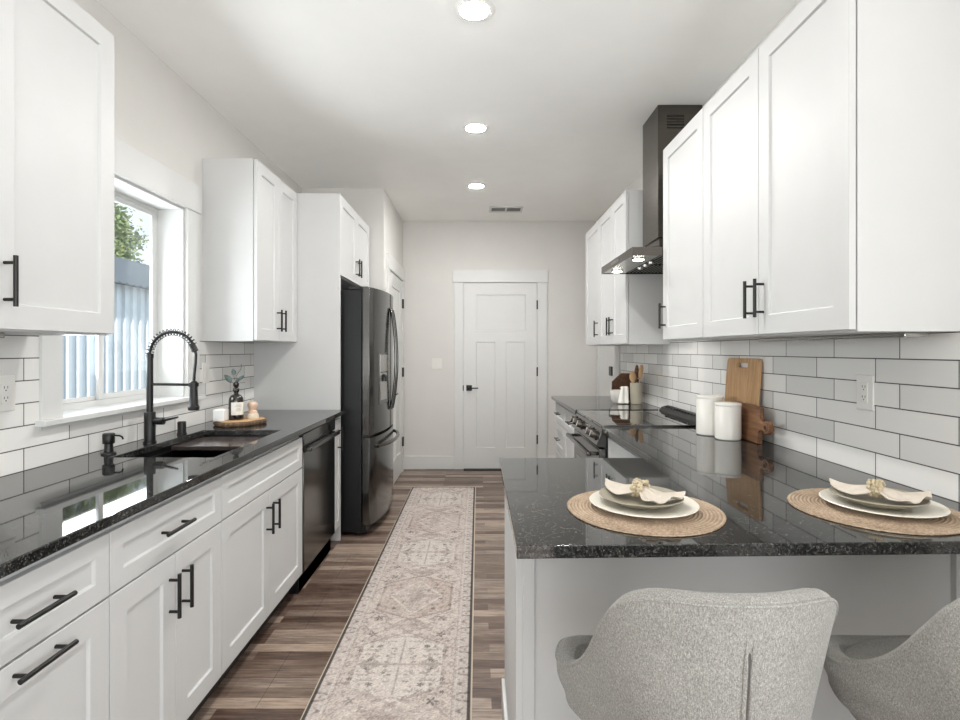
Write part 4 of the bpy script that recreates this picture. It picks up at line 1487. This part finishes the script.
def stool(label, cx, cy):
    t = thing('counter_stool', label, 'stool', (cx, cy, 0), 'upholstered stools at the peninsula')
    P = lambda a, z, i=0.0: (lambda q: (q[0] + cx, q[1] + cy, q[2]))(shell_point(a, z, i))
    N, NZ = 120, 22
    bm = BM()
    th = 0.038
    outer, inner = [], []
    for i in range(N):
        a = -180 + 360 * i / N
        rim = rim_at(a)
        co = [bm.verts.new(P(a, 0.53 + (rim - 0.53) * j / NZ)) for j in range(NZ + 1)]
        # rounded rim, then down the inside to the cushion
        rr = [bm.verts.new(P(a, rim + 0.009, 0.010)), bm.verts.new(P(a, rim + 0.011, th * 0.5)), bm.verts.new(P(a, rim + 0.007, th * 0.85))]
        ci = [bm.verts.new(P(a, rim - (rim - 0.58) * j / NZ, th)) for j in range(NZ + 1)]
        outer.append(co + rr + ci)
    m = len(outer[0])
    for i in range(N):
        A_, B_ = outer[i], outer[(i + 1) % N]
        for j in range(m - 1):
            bm.faces.new((A_[j], A_[j + 1], B_[j + 1], B_[j]))
    bm.faces.new([c[0] for c in outer])
    obj('shell', bm, 'fabric', t)
    # cushion
    bm = BM()
    rings = []
    for (k, z) in ((0.0, 0.585), (0.97, 0.585), (1.0, 0.60), (1.0, 0.632), (0.97, 0.648), (0.88, 0.658), (0.6, 0.664), (0.25, 0.666), (0.02, 0.666)):
        rings.append([bm.verts.new((cx + shell_point(-180 + 360 * i / 72, 0.66, th + 0.001)[0] * max(k, 0.01), cy + shell_point(-180 + 360 * i / 72, 0.66, th + 0.001)[1] * max(k, 0.01), z)) for i in range(72)])
    for a_, b_ in zip(rings, rings[1:]):
        for i in range(72):
            bm.faces.new((a_[i], a_[(i + 1) % 72], b_[(i + 1) % 72], b_[i]))
    bm.faces.new(rings[0])
    bm.faces.new(rings[-1])
    obj('seat_cushion', bm, 'fabric', t)
    # piping along the outer rim
    bm = BM()
    pts = [P(a, rim_at(a) + 0.0005, 0.0005) for a in [-180 + 3 * i for i in range(120)]]
    tube(bm, pts, 0.0027, 8, closed=True)
    obj('piping', bm, 'fabric', t)
    # upright pleat in the middle of the back
    bm = BM()
    zs = [0.56 + (0.886 - 0.56) * j / 16 for j in range(17)]
    tube(bm, [P(0, z, 0.002 if 0 < j < 16 else 0.006) for j, z in enumerate(zs)], [0.0030] * 16 + [0.001], 8)
    obj('back_seam', bm, 'seam', t)['label'] = 'dark pleat down the back'
    for sx in (-1, 1):
        bm = BM()
        tube(bm, [(P(0, z)[0] + sx * 0.0055, P(0, z)[1] + 0.0005, z) for z in zs], [0.0042] * 15 + [0.003, 0.001], 8)
        obj('back_pleat', bm, 'fabric', t)
    # swivel and legs
    obj('swivel_plate', lathe(BM(), [(0.11, 0), (0.11, 0.03)], cx, cy, 0.50, 28), 'black', t)
    for sx in (-1, 1):
        for sy in (-1, 1):
            obj('leg', tube(BM(), [(cx + sx * 0.075, cy + sy * 0.075, 0.505), (cx + sx * 0.185, cy + sy * 0.185, 0.0)], [0.014, 0.010], 14), 'black', t)
    ft = 0.21
    w = 0.075 + (0.505 - ft) / 0.505 * 0.11
    obj('foot_rest', tube(BM(), [(cx - w, cy - w, ft), (cx + w, cy - w, ft), (cx + w, cy + w, ft), (cx - w, cy + w, ft)], 0.008, 10, closed=True), 'black', t)
    return t


stool('grey fabric tub stool nearest the aisle, its back seam facing out', 0.405, 1.075)
stool('grey fabric tub stool by the tiled wall, mostly out of frame', 0.970, 1.075)

# ------------------------------------------------------------------ runner rug
def rug():
    x0, x1, y0, y1 = -0.635, -0.022, 1.30, 5.116
    st = 0.0042
    nx, ny = int((x1 - x0) / st) + 1, int((y1 - y0) / st) + 1
    xs = np.linspace(x0, x1, nx)
    ys = np.linspace(y0, y1, ny)
    X, Y = np.meshgrid(xs, ys)
    rng = np.random.default_rng(5)
    hw, L = (x1 - x0) / 2, y1 - y0
    u = X - (x0 + x1) / 2
    au = np.abs(u)
    v = Y - y0

    def vnoise(a, b, sc, seed):
        g = np.random.default_rng(seed).random((256, 256))
        p, q = a / sc + 20.3, b / sc + 11.7
        i, j = np.floor(p).astype(int), np.floor(q).astype(int)
        f, h = p - i, q - j
        f, h = f * f * (3 - 2 * f), h * h * (3 - 2 * h)
        G = lambda m, n: g[m % 256, n % 256]
        return G(i, j) * (1 - f) * (1 - h) + G(i + 1, j) * f * (1 - h) + G(i, j + 1) * (1 - f) * h + G(i + 1, j + 1) * f * h
    col = lambda r, g, b: np.array([lin(r), lin(g), lin(b)])
    cream, mid, taupe, rose, dark = col(206, 198, 190), col(184, 172, 164), col(148, 134, 127), col(172, 152, 141), col(62, 56, 56)
    out = np.zeros(X.shape + (3,))
    out[:] = col(194, 182, 174)

    def put(mask, c, k=1.0):
        m = (mask * k)[..., None] if mask.dtype != bool else np.where(mask, k, 0.0)[..., None]
        out[:] = out * (1 - m) + c * m
    Pd = 0.62
    ph = v / Pd
    cell = np.floor(ph)
    w = (ph - cell - 0.5) * Pd
    aw = np.abs(w)
    odd = (cell.astype(int) % 2) == 1
    wi = hw - 0.085
    # medallions, alternately a hexagon and a cross
    hexd = np.maximum(au / 0.185, (au * 0.55 + aw) / 0.25)
    crs = np.minimum(np.maximum(au / 0.07, aw / 0.25), np.maximum(au / 0.19, aw / 0.085))
    dia = au / 0.15 + aw / 0.21
    put(~odd & (hexd < 1.0), rose, 0.45)
    put(~odd & (np.abs(hexd - 1.0) < 0.03), taupe, 0.75)
    put(~odd & (dia < 0.9), mid, 0.8)
    put(~odd & (np.abs(dia - 0.9) < 0.05), cream, 0.9)
    put(~odd & (dia < 0.35), taupe, 0.6)
    put(odd & (hexd < 1.0), cream, 0.75)
    put(odd & (np.abs(hexd - 1.0) < 0.03), taupe, 0.6)
    put(odd & (np.abs(au) < 0.006) & (aw < 0.2), taupe, 0.6)
    put(odd & (aw < 0.006) & (au < 0.15), taupe, 0.6)
    put(odd & ((np.abs(au - 0.125) / 0.05 + aw / 0.055) < 1.0), taupe, 0.55)
    put((np.abs(aw - Pd / 2) / 0.07 + au / 0.12) < 1.0, taupe, 0.4)
    put(np.abs((np.abs(aw - Pd / 2) / 0.09 + au / 0.15) - 1.0) < 0.05, cream, 0.8)
    # mirrored little motifs
    mk = vnoise(au, aw + 3.0 * (cell % 2), 0.011, 3)
    mk2 = vnoise(au, aw + 3.0 * (cell % 2), 0.022, 9)
    mk3 = vnoise(au, aw + 3.0 * (cell % 2), 0.006, 14)
    put((mk > 0.64) & (mk2 > 0.40), taupe, 0.6)
    put((mk2 > 0.74) & (mk > 0.35), mid * 0.85, 0.5)
    put((mk3 > 0.72) & (mk2 > 0.5), dark, 0.42)
    put((mk3 < 0.20) & (mk > 0.45), taupe, 0.6)
    put((mk < 0.22) & (mk2 < 0.5), cream, 0.65)
    # darker flower motifs at set mirrored places
    for (mu, mv, sz) in ((0.155, 0.235, 0.026), (0.10, 0.135, 0.015), (0.185, 0.10, 0.014), (0.06, 0.06, 0.011), (0.13, 0.03, 0.012), (0.19, 0.18, 0.012)):
        d = np.hypot(au - mu, aw - mv)
        a = np.arctan2(aw - mv, au - mu)
        put((d < sz * (0.65 + 0.35 * np.cos(5 * a))) & (d > sz * 0.18), dark, 0.7)
    # border
    d = np.minimum(np.minimum(hw - au, v), L - v)
    bd = d < 0.078
    out[bd] = col(188, 178, 172)
    bu = np.where(hw - au < np.minimum(v, L - v), np.abs((v % 0.16) - 0.08), np.abs((au % 0.16) - 0.08))
    bm1 = vnoise(d, bu, 0.010, 21)
    bm2 = vnoise(d, bu, 0.020, 22)
    put(bd & (bm1 > 0.66), taupe, 0.6)
    put(bd & (bm1 > 0.76) & (bm2 > 0.4), dark, 0.4)
    put(bd & (bm1 < 0.25), cream, 0.6)
    put((d > 0.072) & (d < 0.078), taupe, 0.5)
    put((d > 0.062) & (d < 0.066), cream, 0.7)
    # worn look
    wear = vnoise(u, v, 0.12, 31) * 0.6 + vnoise(u, v, 0.03, 32) * 0.4
    put(np.clip((wear - 0.52) * 2.0, 0, 0.45), col(202, 191, 184))
    fine = 0.77 + 0.46 * rng.random(X.shape)
    fine = fine * (0.95 + 0.10 * vnoise(u, v * 6, 0.03, 41))
    out *= fine[..., None]
    put((d < 0.018) & (d > 0.008), col(52, 47, 45), 0.92)
    put(d <= 0.008, col(206, 194, 176), 1.0)
    # height: almost flat with worn pile
    Z = 0.006 + 0.0006 * vnoise(u, v, 0.05, 51)
    Z[d < st * 0.6] = 0.001
    me = bpy.data.meshes.new('runner_rug')
    ox, oy = (x0 + x1) / 2, (y0 + y1) / 2
    co = np.stack([X - ox, Y - oy, Z], -1).reshape(-1, 3)
    idx = np.arange(nx * ny).reshape(ny, nx)
    f = np.stack([idx[:-1, :-1], idx[:-1, 1:], idx[1:, 1:], idx[1:, :-1]], -1).reshape(-1, 4)
    me.from_pydata(co.tolist(), [], f.tolist())
    at = me.color_attributes.new('pile_colour', 'FLOAT_COLOR', 'POINT')
    at.data.foreach_set('color', np.concatenate([out.reshape(-1, 3), np.ones((nx * ny, 1))], 1).astype(np.float32).ravel())
    m = NT('distressed_runner_pile')
    ca = m.n('ShaderNodeVertexColor', layer_name='pile_colour')
    m.l(ca.outputs[0], m.b.inputs['Base Color'])
    m.set(Roughness=0.95)
    m.bump(m.noise(m.coords(), 500, 2), 0.3, 0.002)
    me.materials.append(m.m)
    for p in me.polygons:
        p.use_smooth = True
    o = bpy.data.objects.new('runner_rug', me)
    COL.objects.link(o)
    o.location = (ox, oy, 0)
    tag(o, 'long faded beige oriental runner rug lying along the plank floor', 'rug')


rug()

# ------------------------------------------------------------------ ceiling, walls: fittings
for y, w in ((2.243, 'recessed ceiling light closest to the stools, largest in view'), (3.435, 'recessed ceiling light, middle one of the row'), (4.65, 'recessed ceiling light closest to the air vent')):
    t = thing('recessed_light', w, 'ceiling light', (-0.015, y, CEIL), 'recessed ceiling lights')
    obj('trim_ring', lathe(BM(), [(0.064, -0.003), (0.085, -0.002), (0.088, 0.0), (0.064, 0.0)], -0.015, y, CEIL - 0.0005, 48), 'ceiling', t)
    obj('lens', lathe(BM(), [(0.006, -0.0065), (0.030, -0.006), (0.050, -0.0045), (0.063, -0.002), (0.063, -0.001)], -0.015, y, CEIL - 0.0012, 48), 'led', t)
vx0, vx1, vy0, vy1 = 0.115, 0.452, 5.30, 5.52
t = thing('ceiling_vent', 'white ceiling air register with dark slots near the end wall', 'vent', ((vx0 + vx1) / 2, (vy0 + vy1) / 2, CEIL))
obj('frame', grid_slab(BM(), [vx0, vx0 + 0.022, (vx0 + vx1) / 2 - 0.008, (vx0 + vx1) / 2 + 0.008, vx1 - 0.022, vx1], [vy0, vy0 + 0.045, vy1 - 0.045, vy1], CEIL - 0.007, CEIL - 0.0005,
                       lambda i, j: not (i in (1, 3) and j == 1), lambda u, v, w: (u, v, w)), 'trim', t)
obj('back', bx(vx0 + 0.015, vx1 - 0.015, vy0 + 0.035, vy1 - 0.035, CEIL - 0.0015, CEIL - 0.0003), 'slot', t)
for i in range(9):
    y = vy0 + 0.054 + i * 0.0145
    obj('slat', bx(vx0 + 0.02, vx1 - 0.02, y, y + 0.0022, CEIL - 0.006, CEIL - 0.0016), 'ink', t)


def outlet(label, s, xw, y, z, kind='outlet'):
    name = 'power_outlet' if kind == 'outlet' else 'blank_plate'
    t = thing(name, label, 'outlet', (xw, y, z))
    X = lambda a, b: (min(xw + s * a, xw + s * b), max(xw + s * a, xw + s * b))
    obj('cover_plate', bx(*X(0, 0.006), y - 0.0385, y + 0.0385, z - 0.0585, z + 0.0585), 'plate_cover', t, bevel=0.002)
    obj('insert', bx(*X(0.006, 0.0085), y - 0.0165, y + 0.0165, z - 0.034, z + 0.034), 'plate_cover', t, bevel=0.001)
    if kind == 'outlet':
        for dz in (-0.017, 0.017):
            for dy in (-0.0062, 0.0062):
                obj('slot', bx(*X(0.0084, 0.0088), y + dy - 0.0011, y + dy + 0.0011, z + dz - 0.001, z + dz + 0.007), 'slot', t)
            obj('slot', bx(*X(0.0084, 0.0088), y - 0.0022, y + 0.0022, z + dz - 0.009, z + dz - 0.005), 'slot', t)
    return t


outlet('white power outlet on the tile left of the kitchen window', 1, TL, 1.742, 1.178)
outlet('white power outlet in the tile above the placemats', -1, TR, 1.786, 1.178)
outlet('white wall plate on the tile between window and amber bottle', 1, TL, 3.03, 1.19, 'plate')
t = thing('light_switch', 'white double light switch on the wall beside the end door', 'switch', (-0.455, YB, 1.17))
obj('cover_plate', bx(-0.515, -0.396, YB - 0.006, YB, 1.110, 1.228), 'plate_cover', t, bevel=0.002)
for x in (-0.479, -0.432):
    obj('rocker', prism(BM(), [(YB - 0.006, 1.136), (YB - 0.0115, 1.136), (YB - 0.007, 1.202), (YB - 0.006, 1.202)], x - 0.0165, x + 0.0165, 'x'), 'plate_cover', t)
o = tag(obj('light_bar', bx(-1.40, -1.33, 0.95, 1.50, UZ0 - 0.016, UZ0 - 0.0005), 'steel', loc=(-1.36, 1.2, UZ0), bevel=0.002), 'slim light bar under the wall cabinet before the window', 'light bar')
o = tag(obj('light_bar', bx(1.20, 1.27, 1.50, 2.28, UZ0 - 0.014, UZ0 - 0.0005), 'steel', loc=(1.23, 1.9, UZ0), bevel=0.002), 'slim light bar under the wall cabinet above the cutting boards', 'light bar')

# ------------------------------------------------------------------ outside the window
struct('ground', bx(-40, WL - 0.25, -5, 60, -0.5, -0.3), 'concrete', label='gravel yard outside the window')
sh = thing('metal_shed', 'pale corrugated metal shed with dark roof outside the window', 'shed', (-8.0, 11, -0.3))
bm = BM()
prof = []
y = 4.0
while y < 17:
    prof += [(-6.50, y), (-6.50, y + 0.11), (-6.45, y + 0.125), (-6.45, y + 0.20), (-6.50, y + 0.215)]
    y += 0.225
poly = prof + [(-11.0, prof[-1][1]), (-11.0, 4.0)]
prism(bm, poly, -0.3, 2.52, 'z')
obj('siding', bm, 'tin', sh, smooth=False)
bm = BM()
n = int((17.2 - 3.8) / 0.2)
pr = []
for i in range(n):
    y = 3.8 + i * 0.2
    pr += [(y, 0.0), (y + 0.15, 0.0), (y + 0.16, 0.028), (y + 0.19, 0.028)]
pr.append((3.8 + n * 0.2, 0.0))
A = [bm.verts.new((-6.30, p[0], 2.50 + p[1])) for p in pr]
B = [bm.verts.new((-9.0, p[0], 3.62 + p[1])) for p in pr]
D = [bm.verts.new((-11.6, p[0], 2.50 + p[1])) for p in pr]
for i in range(len(pr) - 1):
    bm.faces.new((A[i], A[i + 1], B[i + 1], B[i]))
    bm.faces.new((B[i], B[i + 1], D[i + 1], D[i]))
ro = obj('roof', bm, 'roof', sh, smooth=False)
s = ro.modifiers.new('thick', 'SOLIDIFY')
s.thickness = 0.03


def tree(label, x, y, zc, rx, ry, rz, n, seed):
    t = thing('tree', label, 'tree', (x, y, -0.3))
    obj('trunk', tube(BM(), [(x, y, -0.3), (x + 0.1, y, zc * 0.6), (x, y, zc + rz * 0.5)], [0.22, 0.16, 0.04], 10), 'bark', t)
    rnd = random.Random(seed)
    bm = BM()
    clumps = []
    for k in range(46):
        while True:
            p = Vector((rnd.uniform(-1, 1), rnd.uniform(-1, 1), rnd.uniform(-1, 1)))
            if p.length < 1:
                break
        clumps.append(Vector((p.x * rx, p.y * ry, p.z * rz)))
    for k in range(n):
        c = clumps[k % len(clumps)]
        g = Vector((rnd.gauss(0, 1), rnd.gauss(0, 1), rnd.gauss(0, 0.8))) * 0.24
        p = Vector((x, y, zc)) + c + g
        a, b, e = rnd.uniform(0, 2 * PI), rnd.uniform(-1, 1), rnd.uniform(0.05, 0.11)
        d1_ = Vector((math.cos(a), math.sin(a), b)).normalized() * e
        d2_ = d1_.cross(Vector((rnd.uniform(-1, 1), rnd.uniform(-1, 1), rnd.uniform(-1, 1)))).normalized() * e * 0.6
        bm.faces.new([bm.verts.new(p + q) for q in (-d1_, d2_, d1_, -d2_)])
    me = bpy.data.meshes.new('foliage')
    bmesh.ops.translate(bm, verts=bm.verts, vec=-Vector(t.location))
    bm.to_mesh(me)
    bm.free()
    me.materials.append(M['foliage'])
    o = bpy.data.objects.new('foliage', me)
    COL.objects.link(o)
    o.parent = t
    return t


tree('green tree rising behind the metal shed outside the window', -14.9, 20.6, 5.6, 1.6, 1.4, 1.75, 14000, 4)
